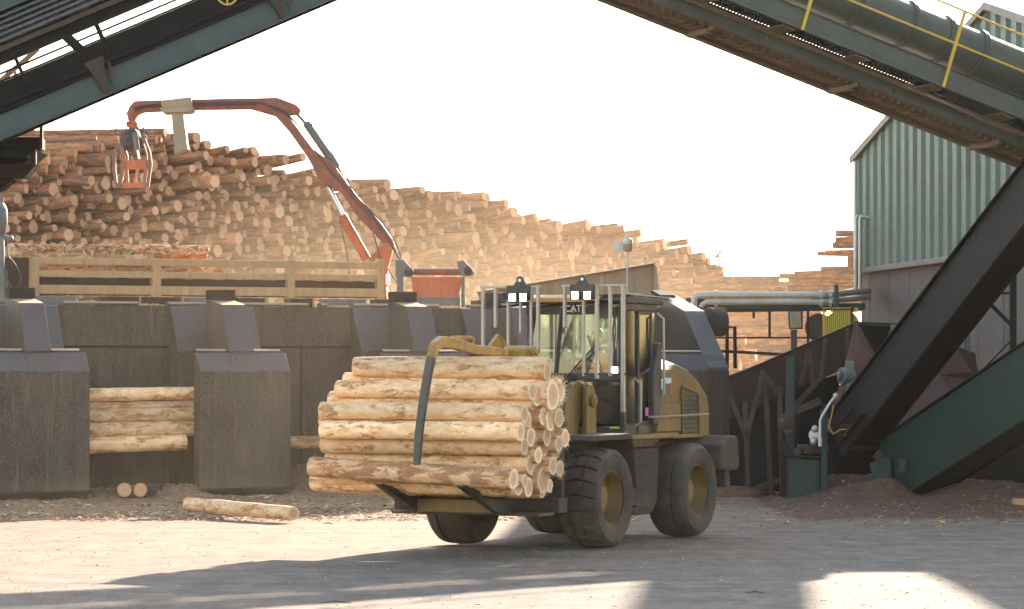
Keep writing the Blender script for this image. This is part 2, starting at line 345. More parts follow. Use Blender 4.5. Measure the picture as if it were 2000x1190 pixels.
def groundm():
    m, n, b = newmat('yard_ground'); tc = nd(n, 'ShaderNodeTexCoord').outputs['Object']
    sep = nd(n, 'ShaderNodeSeparateXYZ'); n.links.new(tc, sep.inputs[0])
    asph = mixc(n, ramp(n, noise_(n, tc, 30, 6, .8), [(.35, g4(0)), (.65, g4(1))]), (.108,.090,.076), (.190,.156,.128))
    dirt = mixc(n, ramp(n, noise_(n, tc, 9, 8, .75, (1, 1.6, 1)), [(.35, g4(0)), (.65, g4(1))]), (.40,.245,.135), (.17,.105,.060))
    # sawdust cover: drifts lengthwise where the machines drive, thick towards the bunkers, thin towards the camera and to the right
    k = math_(n, 'ADD', math_(n, 'MULTIPLY', sep.outputs[1], .04), math_(n, 'MULTIPLY', sep.outputs[0], -.045))
    d = math_(n, 'ADD', math_(n, 'SUBTRACT', k, 1.62), math_(n, 'MULTIPLY', noise_(n, tc, .32, 8, .62, (.55, 1.5, 1)), 1.5))
    f = ramp(n, d, [(.30, g4(0)), (1.0, g4(1))])
    spk = ramp(n, noise_(n, tc, 12, 8, .8, (1, .8, 1)), [(.38, g4(.1)), (.62, g4(1))])
    col = mixc(n, math_(n, 'MULTIPLY', f, spk), asph, dirt)
    blot = ramp(n, noise_(n, tc, 2.2, 9, .72, (1, .55, 1)), [(.36, g4(.62)), (.66, g4(1.25))])
    col = mixc(n, 1.0, col, blot, 'MULTIPLY')
    trk = ramp(n, noise_(n, tc, 1.0, 7, .7, (.18, 2.6, 1), .3), [(.5, g4(0)), (.66, g4(1))])
    col = mixc(n, math_(n, 'MULTIPLY', trk, .4), col, (.085,.070,.060))
    ln_ = ramp(n, noise_(n, tc, 1.0, 5, .6, (.10, 4.2, 1), .5), [(.57, g4(0)), (.62, g4(1)), (.66, g4(0))])
    col = mixc(n, math_(n, 'MULTIPLY', ln_, .65), col, (.060,.048,.042))
    wet = ramp(n, noise_(n, tc, .7, 5, .6, (.5, 2.5, 1)), [(.66, g4(0)), (.70, g4(1))])
    chips = ramp(n, noise_(n, tc, 24, 3, .6, (.6, 1.8, 1)), [(.68, g4(0)), (.70, g4(1))])
    col = mixc(n, math_(n, 'MULTIPLY', chips, .75), col, (.13,.075,.045))
    n.links.new(col, b.inputs['Base Color'])
    rr = nd(n, 'ShaderNodeMapRange'); n.links.new(wet, rr.inputs[0]); rr.inputs[3].default_value = .88; rr.inputs[4].default_value = .22
    n.links.new(rr.outputs[0], b.inputs['Roughness']); b.inputs['Specular IOR Level'].default_value = .25
    bp = nd(n, 'ShaderNodeBump'); bp.inputs['Strength'].default_value = .5; bp.inputs['Distance'].default_value = .03
    n.links.new(noise_(n, tc, 10, 9, .8), bp.inputs['Height']); n.links.new(bp.outputs[0], b.inputs['Normal']); return m
M['ground'] = groundm()
def glassm(name, tint, gl=.12):
    m, n, b = newmat(name); n.nodes.remove(b); out = [x for x in n.nodes if x.type == 'OUTPUT_MATERIAL'][0]
    tr = nd(n, 'ShaderNodeBsdfTransparent'); tr.inputs[0].default_value = c4(tint)
    gs = nd(n, 'ShaderNodeBsdfGlossy'); gs.inputs['Roughness'].default_value = .06
    df = nd(n, 'ShaderNodeBsdfDiffuse'); df.inputs[0].default_value = (.45,.36,.26,1)
    mx = nd(n, 'ShaderNodeMixShader'); mx.inputs[0].default_value = gl; n.links.new(tr.outputs[0], mx.inputs[1]); n.links.new(gs.outputs[0], mx.inputs[2])
    tc = nd(n, 'ShaderNodeTexCoord').outputs['Object']
    m2 = nd(n, 'ShaderNodeMixShader'); n.links.new(ramp(n, noise_(n, tc, 2.2, 6, .7), [(.4, g4(.01)), (.75, g4(.12))]), m2.inputs[0])
    n.links.new(mx.outputs[0], m2.inputs[1]); n.links.new(df.outputs[0], m2.inputs[2]); n.links.new(m2.outputs[0], out.inputs[0]); return m
M['glass'] = glassm('cab_glass', (.88,.96,.92), .07)
M['glass_dark'] = glassm('tinted_cab_glass', (.20,.22,.20), .07)
def meshm():
    m, n, b = newmat('yellow_mesh_guard'); out = [x for x in n.nodes if x.type == 'OUTPUT_MATERIAL'][0]
    b.inputs['Base Color'].default_value = (.55,.40,.03,1); tr = nd(n, 'ShaderNodeBsdfTransparent'); mx = nd(n, 'ShaderNodeMixShader')
    tc = nd(n, 'ShaderNodeTexCoord').outputs['Object']; sep = nd(n, 'ShaderNodeSeparateXYZ'); n.links.new(tc, sep.inputs[0])
    a = math_(n, 'SINE', math_(n, 'MULTIPLY', sep.outputs[0], 150.0)); c = math_(n, 'SINE', math_(n, 'MULTIPLY', sep.outputs[2], 150.0))
    f = math_(n, 'GREATER_THAN', math_(n, 'MAXIMUM', a, c), .45)
    n.links.new(f, mx.inputs[0]); n.links.new(tr.outputs[0], mx.inputs[1]); n.links.new(b.outputs[0], mx.inputs[2]); n.links.new(mx.outputs[0], out.inputs[0]); return m
M['mesh'] = meshm()
# ------------------------------------------------------------------ the ground
gnd = MB(); 
nx, ny = 90, 110
gv = []; gf = []
for j in range(ny+1):
    y = -20+ (j/ny)**1.0*100
    for i in range(nx+1):
        x = -45+90*i/nx
        z = .03*noise.noise(Vector((x*.22, y*.18, 3)))+.010*noise.noise(Vector((x*1.3, y*1.1, 7)))-.02
        gv.append((x, y, z))
for j in range(ny):
    for i in range(nx):
        a = j*(nx+1)+i; gf.append((a, a+1, a+nx+2, a+nx+1))
gnd.add(gv, gf)
gnd.bx(-190, 190, -100, 320, -.4, -.12)
o = gnd.build('ground', M['ground'], smooth=60); o['kind'] = 'structure'

# ------------------------------------------------------------------ mounds and chips
def mound(name, mat, foot, hfun, label, nx=90, ny=40):
    # foot: (x0,x1,y0,y1) in world, hfun(x,y)->z
    x0, x1, y0, y1 = foot; vs = []; fs = []
    for j in range(ny+1):
        for i in range(nx+1):
            x = x0+(x1-x0)*i/nx; y = y0+(y1-y0)*j/ny
            vs.append((x, y, hfun(x, y)+.035*noise.noise(Vector((x*3, y*3, 1)))+.02*noise.noise(Vector((x*9, y*9, 4)))))
    for j in range(ny):
        for i in range(nx):
            a = j*(nx+1)+i; fs.append((a, a+1, a+nx+2, a+nx+1))
    b = MB(); b.add(vs, fs); o = b.build(name, mat, smooth=80); tag(o, label, 'bark debris', kind='stuff'); return o
def hit(px, py, hfun=None): return G(px, py)
BO = Vector((-5.608, 57.0, 0)); BUv = Vector((.899, .438, 0)); BVv = Vector((-.438, .899, 0))
def B(u, v, z): return BO+BUv*u+BVv*v+Vector((0, 0, z))
def uat(px, v):
    k = (px-CX)/F; return (k*(BO.y+.899*v)-(BO.x-.438*v))/(.899-.438*k)
def uv_of(x, y):
    d = Vector((x, y, 0))-BO; return d.dot(BUv), d.dot(BVv)
def sm(a, b, x):
    t = max(0, min(1, (x-a)/(b-a))); return t*t*(3-2*t)
def mulch_h(x, y):
    u, v = uv_of(x, y)
    h = -.06+.10*sm(-3.6, -1.6, v+.5*noise.noise(Vector((x*.8, y*.8, 0))))+.16*sm(-1.2, 1.5, v)
    h += .42*sm(.2, 1.6, v)*sm(1.8, 3.0, u)*(1-sm(9, 11, u))
    h += .10*math.exp(-((u+.45)/.7)**2-((v-.9)/.7)**2)
    h += .15*math.exp(-((u+.15)/.35)**2-((v-.15)/.5)**2)
    return h
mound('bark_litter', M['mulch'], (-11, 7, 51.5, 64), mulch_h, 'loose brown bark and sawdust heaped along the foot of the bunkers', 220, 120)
def mulch_r(x, y):
    e = noise.noise(Vector((x*.7, y*.6, 9)))
    h = -.06+.12*sm(49.5, 53.5, y+1.0*e)*sm(4.0, 5.2, x+.4*e)+.3*sm(55.5, 60, y)*sm(5, 6.0, x)
    h += .32*math.exp(-((x-6.75)/.35)**2-((y-56.5)/.9)**2)+.28*math.exp(-((x-7.9)/.5)**2-((y-56.0)/1.2)**2)+.18*math.exp(-((x-6.2)/.45)**2-((y-57)/.9)**2)
    return h
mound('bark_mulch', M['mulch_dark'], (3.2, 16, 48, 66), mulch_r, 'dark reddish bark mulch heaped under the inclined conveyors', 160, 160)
def chips(name, n, area, hf, label, mats, smin=.02, smax=.10, seed=3):
    rg = random.Random(seed); b = MB()
    for i in range(n):
        px = rg.uniform(area[0], area[1]); t = rg.random()
        py = area[2]+(area[3]-area[2])*t
        p = G(px, py); p.z = max(-.01, hf(p.x, p.y)) if hf else noise.noise(Vector((p.x*.22, p.y*.18, 3)))*.03-.012
        L = rg.uniform(smin, smax)*rg.choice([1, 1, 1, 1.8]); w = L*rg.uniform(.12, .4); a = rg.uniform(0, 6.28); el = rg.uniform(-.1, .35)
        d = Vector((math.cos(a)*math.cos(el), math.sin(a)*math.cos(el), math.sin(el)))*L/2; s_ = Vector((-math.sin(a), math.cos(a), rg.uniform(-.4, .4)))*w/2
        p.z += .008+abs(d.z)*.5; up = Vector((0, 0, .004+w*.15)); b.cur = rg.randrange(len(mats))
        b.add([p-d, p+s_, p+d, p-s_, p-d*.8+up, p+s_*.8+up, p+d*.8+up, p-s_*.8+up], [(4,5,6,7),(0,4,7,3),(1,5,4,0),(2,6,5,1),(3,7,6,2)])
    o = b.build(name, mats); tag(o, label, 'wood chips', kind='stuff'); return o
cm = [plain('chip_pale', (.55,.32,.16), .9), plain('chip_brown', (.36,.16,.07), .9), plain('chip_dark', (.13,.065,.035), .9)]
chips('bark_shreds', 13000, (-20, 1250, 905, 1018), mulch_h, 'shreds of pale and brown bark strewn over the litter by the bunkers', [cm[0], cm[1], cm[2], plain('chip_cream', (.72,.52,.32), .9), cm[1]], .02, .10, 4)
chips('mulch_splinters', 1300, (1400, 2010, 905, 1030), mulch_r, 'splinters strewn on the dark mulch under the conveyors', [cm[1], cm[2], cm[1], cm[0]], .02, .10, 5)
chips('yard_chips', 1100, (-30, 2030, 1005, 1192), None, 'small wood chips scattered over the open yard', [cm[1], cm[0], cm[2], cm[1], cm[1]], .01, .04, 6)

# ------------------------------------------------------------------ logs
def log_geo(b, r, L, seg=18, rings=10, taper=.06, wob=.04, fringe=0, seed=0, bend=.02, Mx=None, uvoff=(0, 0), rag=.0):
    rg = random.Random(seed); vs = []; fs = []; uvs = []; ph = rg.uniform(0, 50)
    bz = rg.uniform(-1, 1)*bend; by = rg.uniform(-1, 1)*bend
    for i in range(rings+1):
        t = i/rings; x = (t-.5)*L; rr = r*(1+taper*(t-.5)*2)
        cz = bz*L*.25*(1-(2*t-1)**2); cy = by*L*.25*(1-(2*t-1)**2)
        for k in range(seg):
            a = 2*math.pi*k/seg
            q = rr*(1+wob*noise.noise(Vector((x*1.4+ph, math.cos(a)*1.2, math.sin(a)*1.2)))*2+wob*.6*noise.noise(Vector((x*5+ph, math.cos(a)*3, math.sin(a)*3))))
            xx = x
            if rag and (i == 0 or i == rings): xx += rag*r*noise.noise(Vector((ph+i, math.cos(a)*2.5, math.sin(a)*2.5)))
            if i in (0, rings): q *= .965
            vs.append(Vector((xx, cy+math.cos(a)*q, cz+math.sin(a)*q)))
    for i in range(rings):
        for k in range(seg):
            k2 = (k+1) % seg; fs.append((i*seg+k, i*seg+k2, (i+1)*seg+k2, (i+1)*seg+k))
            u0 = (i/rings-.5)*L/.16+uvoff[0]; u1 = ((i+1)/rings-.5)*L/.16+uvoff[0]; s = r/.16
            v0 = 2*math.pi*k/seg*s+uvoff[1]; v1 = 2*math.pi*(k+1)/seg*s+uvoff[1]
            uvs.append([(u0, v0), (u0, v1), (u1, v1), (u1, v0)])
    if Mx is not None: vs = [Mx @ v for v in vs]
    b.cur = 0; b.add(vs, fs, uvs)
    b.cur = 1; m = rings*seg
    euv = [(math.cos(2*math.pi*k/seg), math.sin(2*math.pi*k/seg)) for k in range(seg)]
    b.add([vs[m+k] for k in range(seg)], [tuple(range(seg))], [euv])
    b.add([vs[k] for k in range(seg)], [tuple(range(seg-1, -1, -1))], [euv[::-1]])
    if fringe:
        b.cur = 1
        for i in range(fringe):
            a = rg.uniform(0, 6.28); x = L/2; ll = rg.uniform(.15, .5)*r; c = vs[m+int(a/6.2832*seg) % seg]
            if Mx is not None: continue
            n_ = Vector((rg.uniform(-.2, .9), math.cos(a), math.sin(a))).normalized(); w = Vector((0, -math.sin(a), math.cos(a)))*r*.035
            base = Vector((x-.004, math.cos(a)*r*1.01*(1+taper), math.sin(a)*r*1.01*(1+taper)))+Vector((0, by*0, 0))
            b.add([base-w, base+w, base+n_*ll], [(0, 1, 2), (2, 1, 0)], [[(.97, 0)]*3]*2)
    return b
def log_obj(name, p0, p1, r, mats, seg=22, rings=14, **k):
    p0 = Vector(p0); p1 = Vector(p1); b = MB(); L = (p1-p0).length
    log_geo(b, r, L, seg, rings, **k); o = b.build(name, mats, smooth=50)
    o.location = (p0+p1)/2; q = (p1-p0).to_track_quat('X', 'Z'); o.rotation_mode = 'QUATERNION'; o.rotation_quaternion = q
    return o

# ------------------------------------------------------------------ steel bunkers
bk = thing('log_bunker', 'long dark steel bunker with sloped ribs and open log bays behind the loader', 'log bunker', BO)
def bprism(b, prof, u0, u1):   # prof in (v,z)
    b.prism([B(u0, v, z) for v, z in prof], BUv*(u1-u0)); return b
VB = 2.0
w_ = MB(); bprism(w_, [(VB, 0), (VB, 2.84), (VB+.06, 2.84), (VB+.06, 0)], -6.2, 11.2)
w_.build('back_wall', M['bunker'], bk)
for us in (-3.9, -1.9, 2.75, 5.2, 7.9):
    w_ = MB(); bprism(w_, [(VB-.012, .25), (VB-.012, 2.79), (VB, 2.79), (VB, .25)], us, us+.05); w_.build('weld_strip', M['hopper'], bk)
w_ = MB(); bprism(w_, [(VB-.045, 2.785), (VB-.045, 2.825), (VB-.031, 2.825), (VB-.031, 2.785)], -6.2, 10.9); w_.build('weld_strip', M['black_steel'], bk)
w_ = MB(); bprism(w_, [(VB-.03, 2.80), (VB-.03, 3.56), (VB+.05, 3.56), (VB+.05, 2.80)], -6.2, 10.9)
w_.build('upper_plate', M['bunker'], bk)
for (a, c) in ((uat(120, VB), uat(268, VB)), (uat(326, VB), uat(600, VB)), (uat(600, VB)+.25, uat(636, VB)), (uat(688, VB), uat(855, VB)), (uat(915, VB), 10.9)):
    w_ = MB(); bprism(w_, [(VB-.10, 3.57), (VB-.10, 3.60), (VB-.06, 3.64), (VB+.14, 3.64), (VB+.14, 3.57)], a, c); w_.build('wall_lip', M['bunker'], bk, bevel=.008)
w_ = MB(); bprism(w_, [(VB-.05, 0), (VB-.05, .22), (VB+.3, .22), (VB+.3, 0)], -6.2, 11.2); w_.build('wall_footing', M['mach_dirty'], bk)
def pillar(u0, w, bu0, bu1, big=False):
    b = MB(); bprism(b, [(0, .24), (0, 2.35), (.22, 2.68), (.32, 2.68), (.32, .24)], u0, u0+w)
    blk = b.build('pillar_block', M['bunker'], bk, bevel=.02)
    b = MB(); bprism(b, [(-.012, 2.36), (.205, 2.692), (.225, 2.68), (.008, 2.35)], u0+.03, u0+w-.03); b.build('chamfer_plate', M['slope'], blk, bevel=.006)
    b = MB(); bprism(b, [(-.05, .20), (-.05, .24), (.0, .24), (.0, .20)], u0-.02, u0+w+.02); bprism(b, [(.03, -.2), (.03, .20), (.34, .20), (.34, -.2)], u0+.02, u0+w-.02)
    b.build('footing', M['mach_dirty'], blk, bevel=.01)
    for (a, c) in ((u0+.02, bu0-.03), (bu1+.03, u0+w-.12)):
        if c-a > .15:
            b = MB(); bprism(b, [(.20, 2.70), (.20, 2.725), (.27, 2.76), (.9, 2.76), (.9, 2.70)], a, c); b.build('top_flange', M['bunker'], blk, bevel=.008)
    if big:
        b = MB(); bprism(b, [(-.016, 2.34), (.0, 2.42), (.95, 3.53), (2.2, 3.90), (2.35, 3.90), (2.35, 1.0), (1.02, 1.0), (1.02, 2.34)], bu0, bu1)
        pb = b.build('rib', M['slope'], bk, bevel=.012)
        b = MB(); bprism(b, [(2.15, 3.90), (2.15, 3.97), (1.75, 3.86), (1.75, 3.80)], bu0-.1, bu0+.25); b.build('rubber_pad', M['black_steel'], pb, bevel=.01)
        b = MB(); bprism(b, [(.3, 2.35), (.3, 2.40), (.9, 2.42), (.9, 2.35)], u0, bu0-.02); b.build('chamfer_cap', M['slope'], pb, bevel=.01)
        return
    b = MB(); bprism(b, [(.14, 2.71), (.50, 3.56), (1.1, 3.66), (1.35, 3.66), (1.35, .2), (.36, .2), (.36, 2.71)], bu0, bu1)
    pb = b.build('rib', M['bunker'], bk, bevel=.012)
    b = MB(); bprism(b, [(.128, 2.715), (.488, 3.565), (.506, 3.557), (.15, 2.715)], bu0+.012, bu1-.012); bprism(b, [(-.022, 2.345), (.19, 2.712), (.24, 2.712), (.03, 2.345)], bu0+.012, bu1-.012); b.build('wear_plate', M['slope'], pb, bevel=.004)
    b = MB(); bprism(b, [(1.02, 3.66), (1.02, 3.85), (1.30, 3.85), (1.30, 3.66)], bu0-.02, bu1-.01); b.build('rubber_pad', M['black_steel'], pb, bevel=.01)
    # slanted buttress on the back wall
    b = MB(); bprism(b, [(VB-.11, 3.56), (1.47, 2.70), (1.47, .1), (VB-.04, .1), (VB-.04, 3.56)], u0+.12, u0+w+.02)
    pl = b.build('buttress', M['bunker'], bk, bevel=.012)
    b = MB(); bprism(b, [(VB-.125, 3.55), (1.456, 2.705), (1.468, 2.70), (VB-.113, 3.556)], u0+.14, u0+w); b.build('wear_plate', M['slope'], pl)
for u0 in (-3.815, 0.0, 3.66): pillar(u0, 1.76, u0+.62, u0+1.09)
pillar(5.95, 1.76, 5.95+.5, 5.95+.97)
pillar(9.45, 1.5, 10.47, 10.93, big=True)
b = MB(); b.cyl(B(11.05, 1.0, 3.32), B(11.35, 1.0, 3.32), .29, 28); b.cyl(B(11.36, 1.0, 3.32), B(11.4, 1.0, 3.32), .08, 16)
b.build('tail_drum', M['rubber'], bk, smooth=40, bevel=.01)
# troughs of sawdust lying on the wall head and the ribs
dd = MB()
rg = random.Random(5)
for (a, c, v0, z0) in ((uat(270, VB), uat(324, VB), VB, 3.565), (uat(637, VB), uat(686, VB), VB, 3.565), (uat(856, VB), uat(914, VB), VB, 3.565)):
    n_ = 14; vs = []; fs = []
    for i in range(n_+1):
        u = a+(c-a)*i/n_; h = .012+.03*rg.random()*math.sin(math.pi*i/n_)**.3
        for (dv, dz) in ((-.06, 0), (-.03, h), (.06, h*1.2), (.12, 0)): vs.append(B(u, v0+dv, z0+dz))
    for i in range(n_):
        for k in range(3): fs.append((i*4+k, i*4+k+1, (i+1)*4+k+1, (i+1)*4+k))
    dd.add(vs, fs)
tag(dd.build('sawdust_drift', M['mulch'], smooth=60), 'thin drifts of sawdust lying on the head of the steel bunker wall', 'sawdust', kind='stuff')
# conveyor chain troughs seen between the bunker wall and the yellow side frame
for k, (pa, pc) in enumerate(((60, 137), (190, 262), (262, 345), (360, 412), (440, 508), (560, 600), (628, 702), (728, 765), (925, 975))):
    b = MB(); ua, uc = uat(pa, 2.6), uat(pc, 2.6)
    bprism(b, [(2.35, 3.50), (2.35, 3.735), (2.75, 3.735), (2.75, 3.50)], ua, uc)
    o = b.build('chain_trough', M['hopper'] if k % 3 else M['bluegrey'], bk, bevel=.012)
    b = MB(); bprism(b, [(2.34, 3.55), (2.34, 3.75), (2.5, 3.75), (2.5, 3.55)], uc+.005, uc+.05); b.build('trough_end', M['beige'], o, bevel=.01)

# ------------------------------------------------------------------ yellow side frame of the log deck
VR = 3.2
yf = thing('deck_side_frame', 'dusty yellow steel frame with three rails standing on top of the bunker', 'steel frame', B(0, VR, 3.7))
ua, uc = uat(60, VR), uat(750, VR)
def zr(py): return zat(py, B(uat(400, VR), VR, 0).y)
zt1, zt0 = 4.47, 4.32
def yb(name, u0, u1, z0, z1, v0=VR, v1=VR+.14, mat='yellow_steel'):
    b = MB(); bprism(b, [(v0, z0), (v0, z1), (v1, z1), (v1, z0)], u0, u1); return b.build(name, M[mat], yf, bevel=.012)
def zu(py, px): return zat(py, B(uat(px, VR), VR, 0).y)
yb('top_rail', ua, uc, zu(521, 400), zu(507, 400)); yb('middle_rail', ua+.1, uc-.1, zu(545, 400), zu(532, 400)); yb('bottom_rail', ua+.1, uc-.1, zu(577, 400), zu(560, 400))
for px, w in ((68, .17), (306, .17), (569, .15), (744, .14)):
    u = uat(px, VR); yb('post', u-w/2, u+w/2, zu(580, px)-.12, zu(506, px)-.005, VR-.02, VR+.16)
b = MB(); n_ = 90; poly = []
for i in range(n_+1):
    u = ua+.1+(uc-ua-.2)*i/n_; poly.append((u, zu(546, 400)+.022*max(0, math.sin(i*.9))+.005*rg.random()))
for i in range(n_):
    p = [B(poly[i][0], VR+.2, zu(579, 400)), B(poly[i+1][0], VR+.2, zu(579, 400)), B(poly[i+1][0], VR+.2, poly[i+1][1]), B(poly[i][0], VR+.2, poly[i][1])]
    b.prism(p, BVv*.06)
b.build('chain_belt', M['hopper'], yf)
b = MB(); b.bx(0, 0, 0, 0, 0, 0); b = MB(); bprism(b, [(VR-.02, zu(580, 30)), (VR-.02, zu(503, 30)), (VR+.05, zu(503, 30)), (VR+.05, zu(580, 30))], uat(8, VR), uat(56, VR)); b.build('end_panel', M['hopper'], yf, bevel=.01)
# long barky logs lying in the deck
for k, (pa, pb, py0, py1, r, v, lab) in enumerate(((18, 404, 487, 491, .11, VR+.6, 'barky log lying uppermost on the yellow deck frame, tatty with moss and splinters'),
        (-30, 404, 497, 500, .12, VR+1.0, 'second barky log lying behind the uppermost one on the yellow deck frame'),
        (75, 430, 527, 530, .12, VR+.75, 'grey barky log seen through the gap under the top rail of the yellow frame'),
        (-40, 300, 500, 504, .10, VR+.5, 'flat barky log half hidden by the top rail of the yellow frame'))):
    Ya = B(uat(200, v), v, 0).y
    pA = B(uat(pa, v), v, 0); pB = B(uat(pb, v), v, 0); pA.z = zat(py0, pA.y); pB.z = zat(py1, pB.y)
    o = log_obj('deck_log', pA, pB, r, [M['barky'], M['pile_end']], seg=16, rings=40, wob=.14, rag=.5, seed=60+k, bend=.01, taper=.02)
    tag(o, lab, 'log')

# ------------------------------------------------------------------ logs held in the bunker bay and lying on the ground
for k, (y0, y1, v, lab) in enumerate(((757, 783, .62, 'peeled log uppermost in the bunker bay, flecked with dark bark'),
        (784, 802, .8, 'thin pinkish peeled log second from the top in the bunker bay'),
        (796, 824, .60, 'pale peeled log in the middle of the five in the bunker bay'),
        (823, 856, .62, 'thick peeled log with a sawn scar, second from the bottom in the bunker bay'),
        (851, 885, .6, 'thick peeled log lowest in the bunker bay, blotched brown'))):
    Y = B(-1, v, 0).y; r = (y1-y0)/2/F*Y; z = zat((y0+y1)/2, Y)
    o = log_obj('bay_log', B(-2.6, v, z-.02), B(.58 if k < 4 else -.06, v, z+.03), r, [M['peeled'], M['end']], seg=20, rings=24, seed=30+k, wob=.05, taper=-.05)
    tag(o, lab, 'log')
Y = B(2.2, .9, 0).y
o = log_obj('bay_log', B(1.3, .9, zat(863, Y)), B(4.4, .9, zat(864, Y)), .12, [M['barky'], M['pile_end']], seed=41); tag(o, 'single brown log lying behind the left end of the carried load', 'log')
g1 = G(362, 1003); g2 = G(578, 1014); g1.z = .10; g2.z = .12
g1 = W(368, 985, 52.4); g2 = W(573, 1003, 49.7)
o = log_obj('fallen_log', g1, g2, .115, [M['peeled'], M['end']], seg=24, rings=20, seed=51, bend=.012, taper=-.02, wob=.05); tag(o, 'pale birch coloured log lying on the ground before the second pillar', 'log')
for (px, py, lab, dx) in ((243, 957, 'short dark log butt poking from the litter, the left one of the pair', -.25), (274, 957, 'short dark log butt poking from the litter, the right one of the pair', .45)):
    p = W(px, py, 56.3); o = log_obj('log_butt', p+Vector((dx, 2.2, -.10)), p, .125 if px < 250 else .12, [M['trunkm'], M['pile_end']], seg=20, rings=6, seed=px); tag(o, lab, 'log')

# ------------------------------------------------------------------ the huge log pile behind
SIL = [(-60,345),(0,330),(40,300),(85,283),(200,265),(290,254),(350,250),(408,248),(425,268),(450,292),(530,300),(600,318),(650,345),(700,346),(740,347),(800,350),(860,368),(985,370),(1000,400),(1060,420),(1110,430),(1180,430),(1225,440),(1270,460),(1340,468),(1370,492),(1400,515),(1432,545),(1450,560)]
def sil(px):
    if px <= SIL[0][0]: return SIL[0][1]
    for (a, b_), (c, d) in zip(SIL, SIL[1:]):
        if a <= px <= c: return b_+(d-b_)*(px-a)/(c-a)
    return 600
rg = random.Random(11)
protos = []
def pmesh(k, side, end, seg, rings):
    b = MB(); log_geo(b, 1.0, 30 if k % 3 else 22, seg, rings, .05, .035, 0, 100+k, .015)
    # unit radius: rescale uv
    me_o = b.build('log', [side, end], smooth=50); me = me_o.data; bpy.data.objects.remove(me_o); return me
for k in range(12):
    protos.append(pmesh(k, M['pile_side'] if k % 3 else M['pile_side_red'], M['pile_end'], 14, 8))
# uv of the unit protos is in r units already scaled by 1/.16: shrink
for me in protos:
    ul = me.uv_layers[0].data
    for p in me.polygons:
        if p.material_index == 0:
            for li in p.loop_indices: ul[li].uv = (ul[li].uv[0]*.16*1.2, ul[li].uv[1]*.16*1.2)
cand = []
def Ypile(px): return 99+8*(px/1430.)
row = 0; z = 1.5
while z < 10.3:
    dz = .25
    px = -70+rg.uniform(0, 15)
    while px < 1452:
        Y = Ypile(px); py = CY-(z-H)/Y*F
        r = rg.choice([.09, .105, .12, .13, .14, .15, .17, .20])*rg.uniform(.92, 1.08)
        step = (2*r/.64)*F/Y*rg.uniform(.80, 1.0)
        top = sil(px)
        if py-r*F/Y*.6 > top+rg.uniform(-4, 6):
            near = (py-top)
            yaw = rg.gauss(38, 6)
            if px < 340 and near < 75: yaw = rg.gauss(14, 5)
            if px > 1180: yaw = rg.gauss(27, 6)
            elif px > 820: yaw = rg.gauss(33, 6)
            st = abs(rg.gauss(0, 1))*.5
            if near < 40: st = rg.uniform(-.2, 1.0)
            pitch = rg.gauss(1.5, 2.4) if near > 50 else rg.gauss(5.5 if px > 560 else 1.5, 3.5)
            a = Vector((math.cos(R(yaw))*math.cos(R(pitch)), -math.sin(R(yaw))*math.cos(R(pitch)), math.sin(R(pitch))))
            e = Vector(((px-CX)/F*Y, Y, z+rg.uniform(-.13, .13)))+a*(st-.3)
            k = rg.randrange(12); L = (30 if k % 3 else 22)*r
            if r > .19: L *= 1
            # lengthen towards ~6 m by non uniform scale
            Lw = rg.uniform(5.0, 7.0)
            cand.append((r*(1+st)*(1.4 if near < 40 else 1), e, a, r, k, Lw))
        px += step
    z += dz*rg.uniform(.94, 1.06); row += 1
def in_view(e): 
    px = CX+e.x/e.y*F; py = CY-(e.z-H)/e.y*F
    return -20 < px < 2010 and py < 575
vis = sorted([c for c in cand if in_view(c[1])], key=lambda c: -c[0])
NP = 268
ids = set(id(c) for c in vis[:NP])
PL = 'rough brown log with its sawn end showing, stacked in the towering pile behind the bunkers'
def mat_of(e, a, r, k, Lw):
    c = e-a*(Lw/2); q = a.to_track_quat('X', 'Z').to_matrix().to_4x4()
    L0 = 30 if k % 3 else 22
    return Matrix.Translation(c) @ q @ Matrix.Diagonal((Lw/L0, r, r, 1))
rest = MB()
for cnd in cand:
    _, e, a, r, k, Lw = cnd
    if id(cnd) in ids:
        o = bpy.data.objects.new('pile_log', protos[k]); C.objects.link(o); o.matrix_world = mat_of(e, a, r, k, Lw) @ Matrix.Rotation(rg.uniform(-.4, .4), 4, 'X')
        tag(o, PL, 'log', 'logs stacked in the towering pile')
    else:
        me = protos[k]; Mx = mat_of(e, a, r, k, Lw); b0 = len(rest.v)
        uo = rg.uniform(0, 50)
        ul = me.uv_layers[0].data
        rest.v += [Mx @ v.co for v in me.vertices]
        for p in me.polygons:
            rest.f.append([b0+i for i in p.vertices]); rest.m.append(p.material_index+(2 if k % 3 == 0 else 0) if p.material_index == 0 else 1)
            rest.uv.append([(ul[li].uv[0]+(uo if p.material_index == 0 else 0), ul[li].uv[1]) for li in p.loop_indices])
rest.has_uv = True
# a second, hidden course behind closes the chinks
o = rest.build('stacked_logs', [M['pile_side'], M['pile_end'], M['pile_side_red']], smooth=50); tag(o, 'mass of brown logs filling the inside and foot of the towering pile', 'logs', kind='stuff')
print('pile logs', len(cand), 'in view', len(vis))

